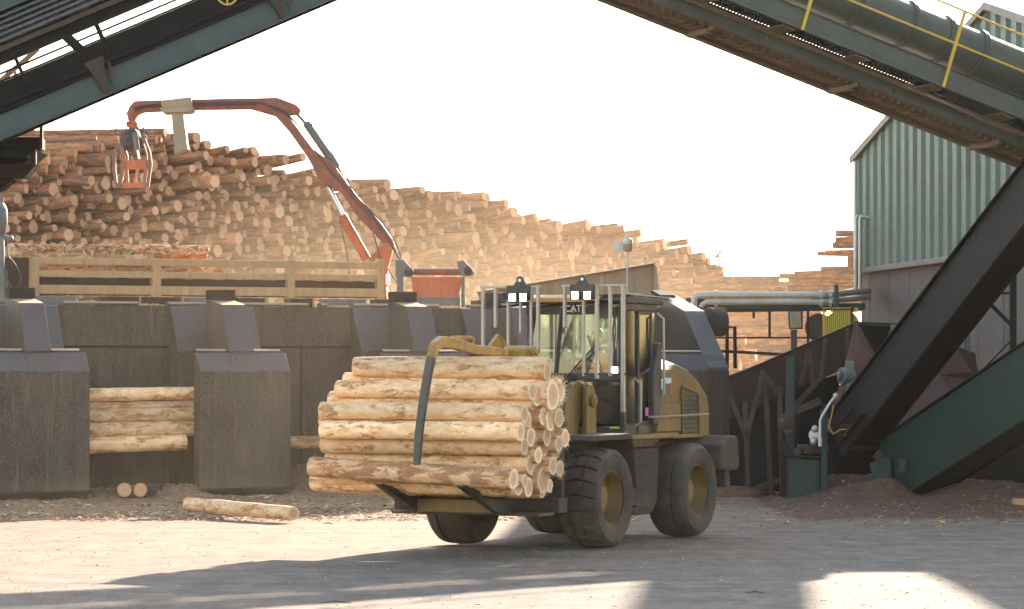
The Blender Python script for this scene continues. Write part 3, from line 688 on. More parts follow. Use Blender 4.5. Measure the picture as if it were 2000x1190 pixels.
# ------------------------------------------------------------------ logs seen side-on in the right-hand stacks
def side_row(n0, rows, Y, px_left, px_right, r_fn, label, group, mats, seed, ends=None):
    rg = random.Random(seed); cnt = 0; rel = []
    for (py, h) in rows:
        pl = px_left(py)+rg.uniform(-12, 12); pr = px_right(py)+rg.uniform(-8, 8); r = h/2/F*Y
        x = pl
        while x < pr-6:
            ln = rg.uniform(240, 430); x2 = min(x+ln, pr)
            if pr-x2 < 60: x2 = pr
            yy = Y+rg.uniform(-.15, .15)
            a_ = W(x+rg.uniform(0, 4), py+rg.uniform(-2, 2), yy); b_ = W(x2-2, py+rg.uniform(-3, 2), yy-rg.uniform(.1, .8))
            o = log_obj(n0, a_, b_, r*rg.uniform(1.05, 1.35), mats, seg=14, rings=8, seed=rg.randrange(9999), wob=.05)
            tag(o, label, 'log', group); cnt += 1
            x = x2+rg.uniform(-2, 8)
    return cnt
# far right pile rising behind the green building
def pl1(py):
    T = [(452,1638),(470,1640),(480,1634),(496,1600),(504,1640),(518,1652),(526,1610),(537,1512),(545,1548),(552,1530),(556,1440),(562,1385),(700,1300)]
    for (a, b_), (c, d) in zip(T, T[1:]):
        if a <= py <= c: return b_+(d-b_)*(py-a)/(c-a)
    return 1300
rows = [(455,11),(468,11),(480,13),(491,8),(497,8),(505,14),(517,10),(526,8),(533,8),(540,11),(549,9),(556,9),(563,10),(571,11),(580,12),(590,13),(602,13)]
side_row('stacked_log', rows, 110, pl1, lambda py: 1790, None, 'long brown log lying side-on in the far stack beside the green building', 'logs of the far stack beside the green building', [M['pile_side'], M['pile_end']], 21)
rows = [(548,13),(560,13),(573,15)]
side_row('stacked_log', rows, 106, lambda py: 1262, lambda py: 1530, None, 'long pale brown log lying side-on behind the brown chute plate', 'long logs behind the brown chute plate', [M['pile_side'], M['pile_end']], 22)
rows = [(600,13),(612,12),(623,13),(634,15),(648,17),(664,17),(680,18),(697,20),(716,20),(735,20)]
side_row('deck_pile_log', rows, 88, lambda py: 1375, lambda py: 1482+random.uniform(-30, 5) if py > 655 else 1600, None, 'reddish log lying side-on in the low stack under the pipe bridge', 'logs in the low stack under the pipe bridge', [M['pile_side_red'], M['pile_end']], 23)
rows = [(652,17),(670,17),(688,18),(706,18),(724,20)]
side_row('deck_pile_log', rows, 92, lambda py: 1420, lambda py: 1700, None, 'pinkish brown log lying side-on just right of the low stack', 'logs right of the low stack', [M['pile_side'], M['pile_end']], 24)

# ------------------------------------------------------------------ small sparse conifer beyond the piles
ct = thing('conifer_tree', 'small sparse conifer standing beyond the end of the towering log pile', 'tree', W(1412, 620, 125))
b = MB(); base = W(1414, 640, 125); tip = W(1403, 484, 125); b.tube([base, (base+tip)/2, tip], .09, 8, True, .012); b.build('trunk', M['trunkm'], ct)
b = MB(); rg2 = random.Random(8); ax = tip-base
for i in range(75):
    t = rg2.uniform(.3, 1.0); p = base+ax*t; L = (1.02-t)*1.5*rg2.uniform(.5, 1.1)+.1; a = rg2.uniform(0, 6.28)
    if t < .8 and rg2.random() < .35: continue
    d = Vector((math.cos(a), math.sin(a)*.8, rg2.uniform(-.35, .05))).normalized(); q = p+d*L
    b.tube([p, q], .012, 4, False, .004)
    for j in range(int(L*34)+4):
        s = p+d*L*rg2.uniform(.2, 1.05); n1 = Vector((rg2.uniform(-1, 1), rg2.uniform(-1, 1), rg2.uniform(-.8, .3))).normalized()*rg2.uniform(.05, .13); w = n1.cross(Vector((.3, .5, .8))).normalized()*.018
        b.add([s-w, s+w, s+n1+w*.3, s+n1-w*.3], [(0, 1, 2, 3)])
b.build('crown', M['needles'], ct)
# ------------------------------------------------------------------ the wheel loader (local frame: +x its left side, +y backwards)
LO = Vector((.229, 43.34, 0)); ca, sa = math.cos(R(26)), math.sin(R(26))
def Lp(px, py, x=None, y=None):
    k = (px-CX)/F
    if x is not None: y = (k*(LO.y-sa*x)-(LO.x+ca*x))/(sa-k*ca)
    else: x = (k*(LO.y+ca*y)-(LO.x+sa*y))/(ca+k*sa)
    Y = LO.y-sa*x+ca*y
    return Vector((x, y, zat(py, Y)))
ld = thing('wheel_loader', 'dusty yellow wheel loader carrying a bundle of peeled logs across the yard', 'wheel loader', LO, R(-26))
def lb(b, name, mat, parent=None, bevel=.012, smooth=None):
    return b.build(name, M[mat] if isinstance(mat, str) else mat, parent or ld, bevel=bevel, smooth=smooth, local=True)
def tyre(b, c, side, tread, n=120):
    # profile across width; side=+1 outer to +x
    Wd = .56; Ro = .69; prof = []
    K = 28
    for i in range(K+1):
        t = i/K; s = t*2-1
        if abs(s) < .80: r = Ro-.012-.022*s*s*1.5
        else:
            q = (abs(s)-.8)/.2; r = Ro-.035-.05*q*q
        prof.append((s*Wd/2, r, abs(s) < .86))
    outer = [(Wd/2+.012, .60), (Wd/2+.022, .52), (Wd/2+.010, .45), (Wd/2-.02, .385), (Wd/2-.03, .37)]
    vs = []; fs = []
    full = [(-x, r, False) for x, r in outer[::-1]]+prof+[(x, r, False) for x, r in outer]
    m = len(full)
    for k in range(n):
        a = 2*math.pi*k/n
        for (x, r, tr) in full:
            if tr:
                if tread:
                    ph = (k/n*20+.30*math.cos(x/Wd*3.1))% 1
                    if ph < .15: r -= .045
                    if min(abs(x-.085), abs(x+.085)) < .010: r -= .03
                else:
                    if abs(x-side*.09) < .012: r -= .022
            elif not tread and False: pass
            vs.append(Vector((c[0]+x, c[1]+math.cos(a)*r, c[2]+math.sin(a)*r)))
    for k in range(n):
        for i in range(m-1):
            fs.append((k*m+i, ((k+1) % n)*m+i, ((k+1) % n)*m+i+1, k*m+i+1))
    b.add(vs, fs)
def wheel(c, side, tread):
    b = MB()
    prof = [(.385, side*.215), (.375, side*.235), (.352, side*.235), (.345, side*.20), (.325, side*.10), (.30, side*.04), (.20, side*.02), (.17, side*.03), (.165, side*.10), (.15, side*.115), (0.001, side*.115)]
    b.lathe(prof, c, (1, 0, 0), 40)
    b.lathe([(.385, -side*.215), (.35, -side*.235), (.33, -side*.1), (.05, -side*.09)], c, (1, 0, 0), 32)
    w = lb(b, 'wheel', 'cat_yellow', bevel=0, smooth=35)
    b = MB(); tyre(b, c, side, tread, 380 if tread else 96); lb(b, 'tyre', 'rubber', w, 0, 40)
    b = MB()
    for k in range(10):
        a = 2*math.pi*k/10; b.cyl((c[0]+side*.015, c[1]+math.cos(a)*.235, c[2]+math.sin(a)*.235), (c[0]+side*.06, c[1]+math.cos(a)*.235, c[2]+math.sin(a)*.235), .016, 6)
    lb(b, 'wheel_nut', 'mach_dirty', w, 0)
wheel((1.0, 0, .675), 1, True); wheel((-1.0, 0, .675), -1, False); wheel((1.0, 3.0, .675), 1, False); wheel((-1.0, 3.0, .675), -1, False)

# chassis
b = MB()
b.bx(-.45, .45, -.75, 1.15, .55, 1.30); b.bx(-.78, .78, -.22, .22, .48, .88); b.bx(-.78, .78, 2.78, 3.22, .48, .88); b.bx(-.42, .42, 1.45, 4.3, .62, 1.35)
b.cyl((0, 1.3, .5), (0, 1.3, 1.3), .17, 16); b.bx(-.30, .30, -1.3, -.7, .60, 1.15)
b.cyl((-.45, .75, .85), (-.45, 1.9, .85), .05, 10); b.cyl((.45, .75, .85), (.45, 1.9, .85), .05, 10)
lb(b, 'chassis', 'mach_dirty', bevel=.02)
# hydraulic tank / steps between the wheels
def tank(s):
    b = MB(); x0, x1 = (.52, 1.08) if s > 0 else (-1.08, -.52)
    b.prism([(x0, .95, .52), (x0, 1.05, .38), (x0, 1.78, .38), (x0, 1.95, .55), (x0, 2.02, 1.30), (x0, .98, 1.30)], (x1-x0, 0, 0))
    t = lb(b, 'side_tank', 'mach_dirty', bevel=.05)
    b = MB()
    for z in (.50, .80, 1.08): b.bx(min(x1*.98, x1), max(x1, x1*.98)+.0, 1.02, 1.85, z, z+.03) if s < 0 else b.bx(x1-.01, x1+.07, 1.02, 1.62, z, z+.03)
    lb(b, 'step', 'mach_dirty', t, .005)
tank(1); tank(-1)
# fenders
def fender(s):
    b = MB(); x0, x1 = (.74, 1.27) if s > 0 else (-1.27, -.74)
    prof = [(-.50, 1.46), (-.44, 1.515), (.50, 1.535), (.62, 1.50), (.74, 1.30), (.80, .78)]
    low = [(p[0]*(1.0)-.0, p[1]-.035) if i < 3 else (p[0]-.035, p[1]-.01) for i, p in enumerate(prof)]
    b.prism([(x0, y, z) for y, z in prof+low[::-1]], (x1-x0, 0, 0)); b.bx(x0 if s > 0 else x1-.04, x0+.04 if s > 0 else x1, -.3, .6, 1.2, 1.49)
    b.bx(x1-.025 if s > 0 else x0, x1 if s > 0 else x0+.025, -.49, .60, 1.45, 1.50)
    lb(b, 'front_fender', 'rust_light', bevel=.012)
fender(1); fender(-1)
# platform beam along the side
for s in (1, -1):
    b = MB(); b.bx(*( (.80, 1.22) if s > 0 else (-1.22, -.80)), .70, 2.35, 1.44, 1.505); b.bx(*((.82, 1.14) if s > 0 else (-1.14, -.82)), 2.35, 3.2, 1.42, 1.47)
    lb(b, 'platform', 'cat_yellow' if s > 0 else 'mach_dirty', bevel=.01)
# hood
def hood():
    P2 = [(2.62, 2.56), (3.0, 2.555), (3.35, 2.53), (3.8, 2.44), (4.15, 2.29), (4.38, 2.12), (4.48, 1.9), (4.50, 1.42)]
    P1 = [(2.62, 2.40), (3.0, 2.39), (3.35, 2.355), (3.8, 2.26), (4.15, 2.13), (4.36, 2.0), (4.45, 1.85), (4.47, 1.42)]
    vs = []; fs = []; n_ = len(P2)
    for i in range(n_):
        (ya, za), (yc, zc) = P2[i], P1[i]
        zl = 1.40
        vs += [(-.80, yc, zl), (-.82, yc, zc), (-.76, (ya+yc)/2, (za*.65+zc*.35)), (-.60, ya, za), (0, ya+.01, za+.015), (.60, ya, za), (.76, (ya+yc)/2, (za*.65+zc*.35)), (.82, yc, zc), (.80, yc, zl)]
    for i in range(n_-1):
        for k in range(8): fs.append((i*9+k, i*9+k+1, (i+1)*9+k+1, (i+1)*9+k))
    fs.append(tuple(range(8, -1, -1))); b = MB(); b.add(vs, fs)
    b.bx(-.78, .78, 4.30, 4.46, 1.10, 1.9)
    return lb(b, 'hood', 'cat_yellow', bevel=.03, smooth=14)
hd = hood()
b = MB(); g0 = Lp(1331, 757, x=.822); g1 = Lp(1362, 770, x=.822); g2 = Lp(1364, 850, x=.822); g3 = Lp(1331, 850, x=.822)
gz = [Vector((.822, p.y, p.z)) for p in (g0, g1, g2, g3)]
b.prism(gz, (.006, 0, 0)); gr = lb(b, 'side_grille', 'mach_black', hd, 0)
b = MB()
for i in range(9):
    z = g2.z+(g1.z-g2.z)*(i+.5)/9; b.bx(.829, .845, g0.y+.03, g1.y-.03, z, z+.018)
lb(b, 'grille_slat', 'mach_dirty', gr, 0)
b = MB(); b.bar((.835, g0.y, g0.z+.02), (.835, g1.y, g1.z+.02), .03, .03); b.bar((.835, g0.y, g0.z), (.835, g3.y, g3.z), .03, .03); b.bar((.835, g1.y, g1.z), (.835, g2.y, g2.z), .03, .03); b.bar((.835, g3.y, g3.z), (.835, g2.y, g2.z), .03, .03)
lb(b, 'grille_frame', 'cat_yellow', gr, .004)
b = MB(); h0 = Lp(1278, 815, x=.93); h1 = Lp(1386, 810, x=.93)
b.tube([(.84, h0.y, h0.z), (.93, h0.y+.05, h0.z), (.93, h1.y-.05, h0.z+.015), (.84, h1.y, h0.z+.015)], .017, 8); lb(b, 'hood_handrail', 'beige', hd, 0, 40)
# lower yellow body panel under the hood front
b = MB(); b.prism([(.60, 2.40, 1.50), (.60, 2.55, 1.93), (.60, 3.28, 1.93), (.60, 3.28, 1.50)], (.27, 0, 0)); lb(b, 'engine_side_box', 'cat_yellow', bevel=.02); b = MB(); b.bx(-.85, -.6, 2.4, 3.28, 1.5, 1.93); lb(b, 'engine_side_box', 'cat_yellow', bevel=.02)
# decal
d0 = Lp(1279, 726, x=.829); d1 = Lp(1312, 768, x=.829); zt = Lp(1300, 727, x=.829).z; zb = Lp(1300, 769, x=.829).z
b = MB(); b.prism([(.822, 2.63, zb), (.822, d1.y, zb), (.822, d1.y+.03, zt-.02), (.822, 2.63, zt)], (.006, 0, 0)); dc = lb(b, 'model_decal', 'cat_blk', hd, 0)
b = MB(); b.prism([(.828, d1.y-.07, zb), (.828, d1.y, zb), (.828, d1.y+.028, zt-.02), (.828, d1.y-.02, zt-.02)], (.002, 0, 0)); lb(b, 'red_stripe', 'red', dc, 0)
def text(name, s, size, mat, parent, M4, ext=.002, shear=0.0, bold=.0):
    cu = bpy.data.curves.new(name, 'FONT'); cu.body = s; cu.size = size; cu.extrude = ext; cu.shear = shear; cu.offset = bold
    t = bpy.data.objects.new('t', cu); C.objects.link(t); dg = bpy.context.evaluated_depsgraph_get(); me = bpy.data.meshes.new_from_object(t.evaluated_get(dg))
    bpy.data.objects.remove(t); me.transform(M4); me.materials.clear(); me.materials.append(M[mat]); o = bpy.data.objects.new(name, me); C.objects.link(o); o.parent = parent; return o
MX = Matrix(((0,0,1,0),(1,0,0,0),(0,1,0,0),(0,0,0,1)))   # text x -> local y, text y -> local z, normal +x
text('lettering', 'CAT', .20, 'white', dc, Matrix.Translation((.832, d1.y-.70, zt-.24)) @ MX, bold=.006)
text('lettering', '926M', .115, 'white', dc, Matrix.Translation((.832, d1.y-.29, zt-.16)) @ MX, bold=.002); print('DECAL', d1.y, zb, zt)
b = MB(); b.prism([(.8345, d1.y-.54, zt-.255), (.8345, d1.y-.41, zt-.255), (.8345, d1.y-.475, zt-.18)], (.002, 0, 0)); lb(b, 'yellow_triangle', 'decal_yel', dc, 0)
# counterweight
b = MB(); b.prism([(-1.22, 3.95, .93), (-1.22, 4.02, 1.30), (-1.22, 4.25, 1.42), (-1.22, 4.62, 1.42), (-1.22, 4.70, .98), (-1.22, 4.62, .90)], (2.44, 0, 0)); lb(b, 'counterweight', 'mach_dirty', bevel=.05)
b = MB(); b.bx(.95, 1.12, 4.35, 4.5, .66, .92); lb(b, 'tow_bracket', 'mach_dirty', bevel=.01)
b = MB(); b.tube([(-.35, 3.35, 2.5), (-.35, 3.35, 3.15), (-.35, 3.42, 3.25)], .06, 12); lb(b, 'exhaust_pipe', 'mach_black', bevel=0, smooth=40)

# cab
YF, YB_, XS = 1.50, 2.66, .76
cabb = MB(); cabb.bx(-XS, XS, YF, YB_, 1.48, 1.60); cabb.bx(-XS, XS, YB_-.08, YB_, 1.60, 2.30); cabb.bx(-.78, -.2, YF+.05, YF+.6, 1.60, 1.75)
cabb.bx(-.55, .8, 1.2, 2.5, 1.30, 1.48); cabb.bx(.60, .79, YF+.42, YB_, 1.36, 1.62)
cab = lb(cabb, 'cab', 'mach_black', bevel=.015)
b = MB()
def post(x0, y0, z0, x1, y1, z1, w=.07, d=.08): b.bar((x0, y0, z0), (x1, y1, z1), w, d, (0, 1, 0))
post(XS-.03, YF+.03, 1.5, XS-.05, YF+.03, 3.32); post(-XS+.03, YF+.03, 1.5, -XS+.05, YF+.03, 3.32)
post(XS-.03, YF+.42, 1.5, XS-.05, YF+.42, 3.3, .06, .06); post(XS-.03, YB_-.22, 1.5, XS-.06, YB_-.24, 3.3, .07, .09); post(XS-.05, YB_-.04, 1.5, XS-.1, YB_-.06, 3.3, .09, .08)
post(-XS+.03, YB_-.22, 1.5, -XS+.06, YB_-.24, 3.3); post(-XS+.05, YB_-.04, 1.5, -XS+.1, YB_-.06, 3.3)
b.bar((-XS, YF+.02, 2.30), (XS, YF+.02, 2.30), .06, .10); b.bar((-XS, YF+.02, 3.26), (XS, YF+.02, 3.26), .08, .17); b.bar((XS-.04, YF, 3.28), (XS-.04, YB_, 3.28), .07, .10); b.bar((-XS+.04, YF, 3.28), (-XS+.04, YB_, 3.28), .07, .10)
b.bar((-.30, YF+.02, 2.3), (-.30, YF+.02, 3.2), .035, .04, (0, 1, 0)); b.bar((.0, YF+.015, 1.6), (.0, YF+.015, 2.26), .05, .05, (0, 1, 0))
b.bar((XS-.01, YF+.0, 1.60), (XS-.01, YF+.42, 1.60), .05, .08)
lb(b, 'cab_post', 'mach_black', cab, .01)
b = MB(); b.bx(-XS+.04, XS-.04, YF+.0, YF+.008, 2.33, 3.2); lb(b, 'windscreen', 'glass', cab, 0)
b = MB(); b.bx(-XS+.04, XS-.04, YF+.0, YF+.008, 1.64, 2.26); lb(b, 'lower_front_glass', 'glass_dark', cab, 0)
b = MB(); b.bx(XS-.012, XS-.004, YF+.06, YF+.40, 1.66, 3.22); lb(b, 'side_glass', 'glass_dark', cab, 0)
b = MB(); b.bx(-XS+.004, -XS+.012, YF+.06, YB_-.25, 1.66, 3.22); lb(b, 'side_glass', 'glass', cab, 0)
b = MB(); b.bx(XS-.02, XS-.012, YB_-.20, YB_-.08, 2.3, 3.2); b.bx(-.7, .7, YB_-.03, YB_-.02, 2.32, 3.2); lb(b, 'rear_glass', 'glass', cab, 0)
# door
b = MB(); yd0, yd1, xd = YF+.45, YB_-.26, XS+.01
b.bar((xd, yd0, 1.62), (xd, yd0, 3.22), .035, .05, (0, 1, 0)); b.bar((xd, yd1, 1.62), (xd, yd1, 3.22), .035, .05, (0, 1, 0)); b.bar((xd, yd0, 3.2), (xd, yd1, 3.2), .035, .05); b.bar((xd, yd0, 1.64), (xd, yd1, 1.64), .035, .05); b.bar((xd, yd0, 2.30), (xd, yd1, 2.42), .03, .045)
dr = lb(b, 'door', 'mach_black', bevel=.008)
b = MB(); b.bx(xd-.004, xd+.002, yd0+.02, yd1-.02, 1.66, 3.19); lb(b, 'door_glass', 'glass_dark', dr, 0)
b = MB(); b.tube([(xd+.02, yd0+.05, 2.36), (xd+.07, yd0+.08, 2.37), (xd+.07, yd0+.25, 2.40), (xd+.02, yd0+.28, 2.41)], .012, 6); lb(b, 'door_handle', 'mach_black', dr, 0)
b = MB(); b.bx(xd+.004, xd+.008, yd1-.20, yd1-.10, 1.74, 1.86); lb(b, 'pink_sticker', 'pink', dr, 0)
b = MB(); b.bx(-.25, -.10, YF-.045, YF-.04, 1.57, 1.60); b.bx(.55, .70, YF-.045, YF-.04, 1.575, 1.60); lb(b, 'lime_sticker', 'lime', cab, 0)
b = MB(); b.prism([(.72, 2.30, 1.62), (.72, 2.30, 2.35), (.72, 2.48, 2.78), (.72, 2.58, 2.78), (.72, 2.58, 1.62)], (.145, 0, 0)); lb(b, 'rear_cover', 'mach_black', cab, .02)
# roof
b = MB(); b.prism([(-.80, YF-.22, 3.33), (-.80, YF-.26, 3.37), (-.80, YF-.05, 3.435), (-.80, YB_+.05, 3.40), (-.80, YB_+.16, 3.36), (-.80, YB_+.16, 3.32)], (1.60, 0, 0))
rf = lb(b, 'cab_roof', 'mach_black', bevel=.015)
b = MB(); b.bx(-.74, .30, YF-.29, YF-.262, 3.345, 3.40); b.prism([(-.72, YF-.275, 3.36), (-.72, YF-.24, 3.41), (-.72, YF-.04, 3.455), (-.72, YF-.04, 3.44), (-.72, YF-.23, 3.385)], (1.2, 0, 0)); b.prism([(-.78, YF-.20, 3.42), (-.78, YF-.05, 3.45), (-.78, YB_+.0, 3.412), (-.78, YB_+.0, 3.40), (-.78, YF-.05, 3.44)], (1.3, 0, 0))
lb(b, 'roof_visor', 'roof_orange', rf, .006)
b = MB(); b.bx(.36, .86, YF-.15, YF+.35, 3.452, 3.466); b.bar((.45, YF+.25, 3.46), (.72, YB_+.30, 3.43), .30, .012); lb(b, 'roof_plate', 'galv', rf, .003)
b = MB(); b.bx(-.74, .74, YF-.04, YF-.02, 3.19, 3.33); hp = lb(b, 'header_panel', 'mach_black', cab, .004)
MF = Matrix(((1,0,0,0),(0,0,-1,0),(0,1,0,0),(0,0,0,1)))  # text on a front face, normal -y
text('lettering', 'CAT', .13, 'white', hp, Matrix.Translation((-.14, YF-.044, 3.215)) @ MF, bold=.003)
b = MB(); b.prism([(-.055, YF-.047, 3.205), (.005, YF-.047, 3.205), (-.025, YF-.047, 3.24)], (0, -.002, 0)); lb(b, 'yellow_triangle', 'decal_yel', hp, 0)
# inside
b = MB(); b.bx(-.26, .26, 2.10, 2.50, 1.75, 1.98); b.prism([(-.24, 2.46, 1.9), (-.24, 2.58, 1.9), (-.24, 2.64, 2.72), (-.24, 2.54, 2.74)], (.48, 0, 0)); b.bx(-.12, .12, 2.54, 2.63, 2.76, 2.96); b.bx(-.3, .3, 2.15, 2.5, 1.60, 1.76); b.bx(.28, .36, 2.0, 2.45, 2.12, 2.20)
lb(b, 'seat', 'seat', cab, .03)
b = MB(); cS = Vector((0, 1.86, 2.42)); nS = Vector((0, .75, .66)).normalized(); aS = Vector((1, 0, 0)); bS = nS.cross(aS)
b.tube([cS+(aS*math.cos(t)+bS*math.sin(t))*.19 for t in [2*math.pi*k/28 for k in range(29)]], .016, 8); b.bar(cS-aS*.18, cS+aS*.18, .03, .02, nS); b.bar(cS, cS-bS*.18, .03, .02, nS); b.tube([cS, cS-nS*.35+Vector((0, -.05, -.35))], .035, 8)
lb(b, 'steering_wheel', 'mach_black', cab, 0, 40)
b = MB(); b.bx(-.70, -.30, 1.56, 1.72, 2.02, 2.20); b.bx(.40, .70, 1.56, 1.80, 1.7, 2.30); b.bx(-.3, .3, 1.55, 1.75, 1.6, 2.18); lb(b, 'dashboard', 'mach_black', cab, .02)
# wiper, mirrors, hoses
b = MB(); w0 = Lp(1105, 738, y=YF-.05); w1 = Lp(1165, 672, y=YF-.05); w2 = Lp(1112, 745, y=YF-.05); w3 = Lp(1167, 680, y=YF-.05)
b.tube([w0, w1], .012, 6); b.tube([w2, w3], .012, 6); b.tube([w1+Vector((-.15, .02, .12)), w1+Vector((.06, .02, -.4))], .01, 6); b.bar(w0, w2, .04, .03); lb(b, 'wiper', 'mach_black', cab, 0)
b = MB(); mp = Lp(1181, 602, y=YF-.12); b.bx(mp.x-.10, mp.x+.08, mp.y-.03, mp.y+.03, mp.z-.14, mp.z+.14); b.tube([mp+Vector((0, 0, .1)), mp+Vector((.0, .12, .22))], .015, 6); lb(b, 'mirror', 'mach_black', bevel=.03)
b = MB(); mp = Lp(962, 586, y=.95); b.bx(mp.x-.13, mp.x+.13, mp.y-.03, mp.y+.03, mp.z-.10, mp.z+.10); b.tube([mp, mp+Vector((.45, .3, -.05))], .015, 6); lb(b, 'mirror', 'mach_black', bevel=.03)
b = MB(); rg = random.Random(4)
for k in range(5):
    p = Lp(1196+k*2.5, 598+k*3, y=YF-.1+.01*k); q = Lp(1193+k*4, 716, y=YF-.08); b.tube([p, (p+q)/2+Vector((.05*math.sin(k*1.7), -.03, .1)), q], .011, 6)
lb(b, 'cab_hose', 'hose', cab, 0, 40)
# grab rails beside the door
b = MB(); r0 = Lp(1277, 614, x=.9); b.tube([(.80, YB_-.10, 3.2), (.90, YB_-.10, 3.12), (.90, YB_-.08, 2.05), (.80, YB_-.08, 2.0)], .02, 8); lb(b, 'grab_rail', 'guard', bevel=0, smooth=40); b = MB(); b.tube([(.78, YF+.30, 2.28), (.88, YF+.30, 2.20), (.88, YF+.30, 1.66), (.78, YF+.30, 1.6)], .017, 8); lb(b, 'grab_rail', 'guard', bevel=0, smooth=40)
b = MB(); p = Lp(1203, 724, y=.95); b.bx(p.x-.05, p.x+.05, p.y-.05, p.y+.05, p.z-.055, p.z+.055); wl = lb(b, 'work_light', 'mach_black', bevel=.01); b = MB(); b.bx(p.x-.048, p.x+.048, p.y-.054, p.y-.051, p.z-.05, p.z+.05); lb(b, 'lamp_glass', 'lamp', wl, 0)

# guard cages with lamps in front of the cab
YG = .80
def cage(posts, pl, pr, ptop, boxl, boxr, lamps, lug):
    zt = Lp(1000, ptop, y=YG).z
    b = MB()
    for px, bot, w in posts:
        p = Lp(px, ptop, y=YG); q = Lp(px, bot, y=YG); b.bar((p.x, YG, zt-.01), (p.x, YG, q.z), w, .06, (0, 1, 0))
    a = Lp(pl, ptop, y=YG); c = Lp(pr, ptop, y=YG); b.bx(a.x-.02, c.x+.02, YG-.032, YG+.032, zt-.02, zt+.01)
    o = lb(b, 'guard_cage', 'guard', bevel=.006)
    b = MB(); a = Lp(boxl, ptop, y=YG); c = Lp(boxr, ptop, y=YG); zb = Lp(1000, 587, y=YG).z; b.bx(a.x, c.x, YG-.07, YG+.07, zb+.0, zt+.015)
    lx = Lp(lug, ptop, y=YG).x
    pts = [(lx-.10, 0, zt+.015), (lx-.045, 0, zt+.09)]+[(lx+.055*math.cos(t), 0, zt+.09+.055*math.sin(t)) for t in [math.pi*(1-k/8) for k in range(9)]]+[(lx+.10, 0, zt+.015)]
    pts = [(x, YG-.02, z) for x, _, z in pts]; hole = [(lx+.022*math.cos(t), YG-.0225, zt+.085+.022*math.sin(t)) for t in [2*math.pi*k/12 for k in range(12)]]
    b.prism(pts, (0, .04, 0)); lbx = lb(b, 'lamp_housing', 'mach_black', o, .006)
    b = MB(); b.prism(hole, (0, .0015, 0)); lb(b, 'lug_eye', 'white', lbx, 0)
    for px in lamps:
        p = Lp(px, 577 if px > 1100 else 581, y=YG-.09); b = MB(); b.bx(p.x-.052, p.x+.052, YG-.125, YG-.08, p.z-.055, p.z+.055); h = lb(b, 'headlight', 'mach_black', o, .006)
        b = MB(); b.bx(p.x-.046, p.x+.046, YG-.131, YG-.126, p.z-.048, p.z+.048); lb(b, 'lamp_glass', 'lamp', h, 0)
    b = MB()
    for px in (posts[1][0], posts[-2][0]):
        p = Lp(px, 600, y=YG); b.bar((p.x, YG+.03, p.z), (p.x*.8, YF-.03, p.z+.05), .04, .04); b.bar((p.x, YG+.03, 2.2), (p.x*.8, YF-.03, 2.2), .04, .04)
    lb(b, 'guard_strut', 'mach_black', o, .005)
cage([(944, 690, .045), (968, 640, .04), (993, 700, .035), (1017, 650, .03), (1038, 700, .035), (1051, 690, .04)], 942, 1054, 560, 993, 1038, (1003, 1024), 1016)
cage([(1103, 640, .04), (1140, 735, .03), (1166, 740, .045), (1192, 735, .04), (1217, 805, .05)], 1101, 1220, 559, 1117, 1163, (1125, 1149), 1138)
b = MB(); a = Lp(1120, 730, y=YG); c = Lp(1222, 730, y=YG); b.bx(a.x, c.x, YG-.02, YG+.02, a.z-.02, a.z+.01); a = Lp(1000, 650, y=YG); c = Lp(1120, 650, y=YG)
b.bar(Lp(1098, 600, y=YG), Lp(1085, 740, y=YG+.2), .05, .05); b.bar(Lp(1047, 600, y=YG), Lp(1030, 700, y=YG+.2), .05, .05); lb(b, 'guard_rail', 'mach_black', bevel=.005)

# lift arms
for s in (1, -1):
    x = .46*s
    poly = [(1096, 905), (1098, 800), (1101, 770), (1112, 750), (1128, 744), (1143, 752), (1152, 768), (1152, 790), (1140, 802), (1128, 820), (1122, 850), (1118, 905)]
    pts = [Lp(px, py, x=.46) for px, py in poly]; b = MB(); b.prism([(x-.045, p.y, p.z) for p in pts], (.09, 0, 0))
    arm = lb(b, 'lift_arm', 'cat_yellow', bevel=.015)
    p = Lp(1103, 830, x=.46); b = MB(); b.prism([(x-.045, p.y-.05, p.z+.12), (x-.045, p.y+.08, p.z-.15), (x-.045, -1.35, .72), (x-.045, -1.52, .85)], (.09, 0, 0)); lb(b, 'arm_boom', 'cat_yellow', arm, .012)
    b = MB(); b.cyl((x-.06*s, .30, 1.15), (x-.06*s, -.55, 1.32), .065, 14); b.cyl((x-.06*s, -.5, 1.31), (x-.06*s, -.95, 1.36), .035, 12); lb(b, 'lift_cylinder', 'mach_dirty', arm, 0, 40)
    poly = [(1146, 905), (1147, 760), (1151, 750), (1158, 750), (1163, 762), (1166, 790), (1166, 905)]
    pts = [Lp(px, py, x=.62) for px, py in poly]; xs = .58*s; b = MB(); b.prism([(xs-.035, p.y, p.z) for p in pts], (.07, 0, 0)); tw = lb(b, 'arm_tower', 'cat_yellow', bevel=.012)
    p = Lp(1157, 783, x=.62); b = MB(); b.cyl((xs+.035*s, p.y, p.z), (xs+.085*s, p.y, p.z), .085, 20); b.cyl((xs+.085*s, p.y, p.z), (xs+.10*s, p.y, p.z), .045, 14); lb(b, 'pivot_pin', 'cat_yellow', tw, .005, 40)
b = MB(); b.cyl((0, .2, 1.65), (0, -.7, 1.75), .09, 16); b.bx(-.12, .12, -1.0, -.6, 1.4, 2.1); b.tube([(.3, .3, 1.5), (.33, 0, 1.9), (.3, -.5, 1.8), (.28, -.9, 1.5)], .03, 8); b.tube([(-.3, .3, 1.5), (-.33, 0, 2.0), (-.3, -.5, 1.9), (-.28, -.9, 1.6)], .03, 8)
lb(b, 'tilt_linkage', 'mach_dirty', bevel=.01)
b = MB()
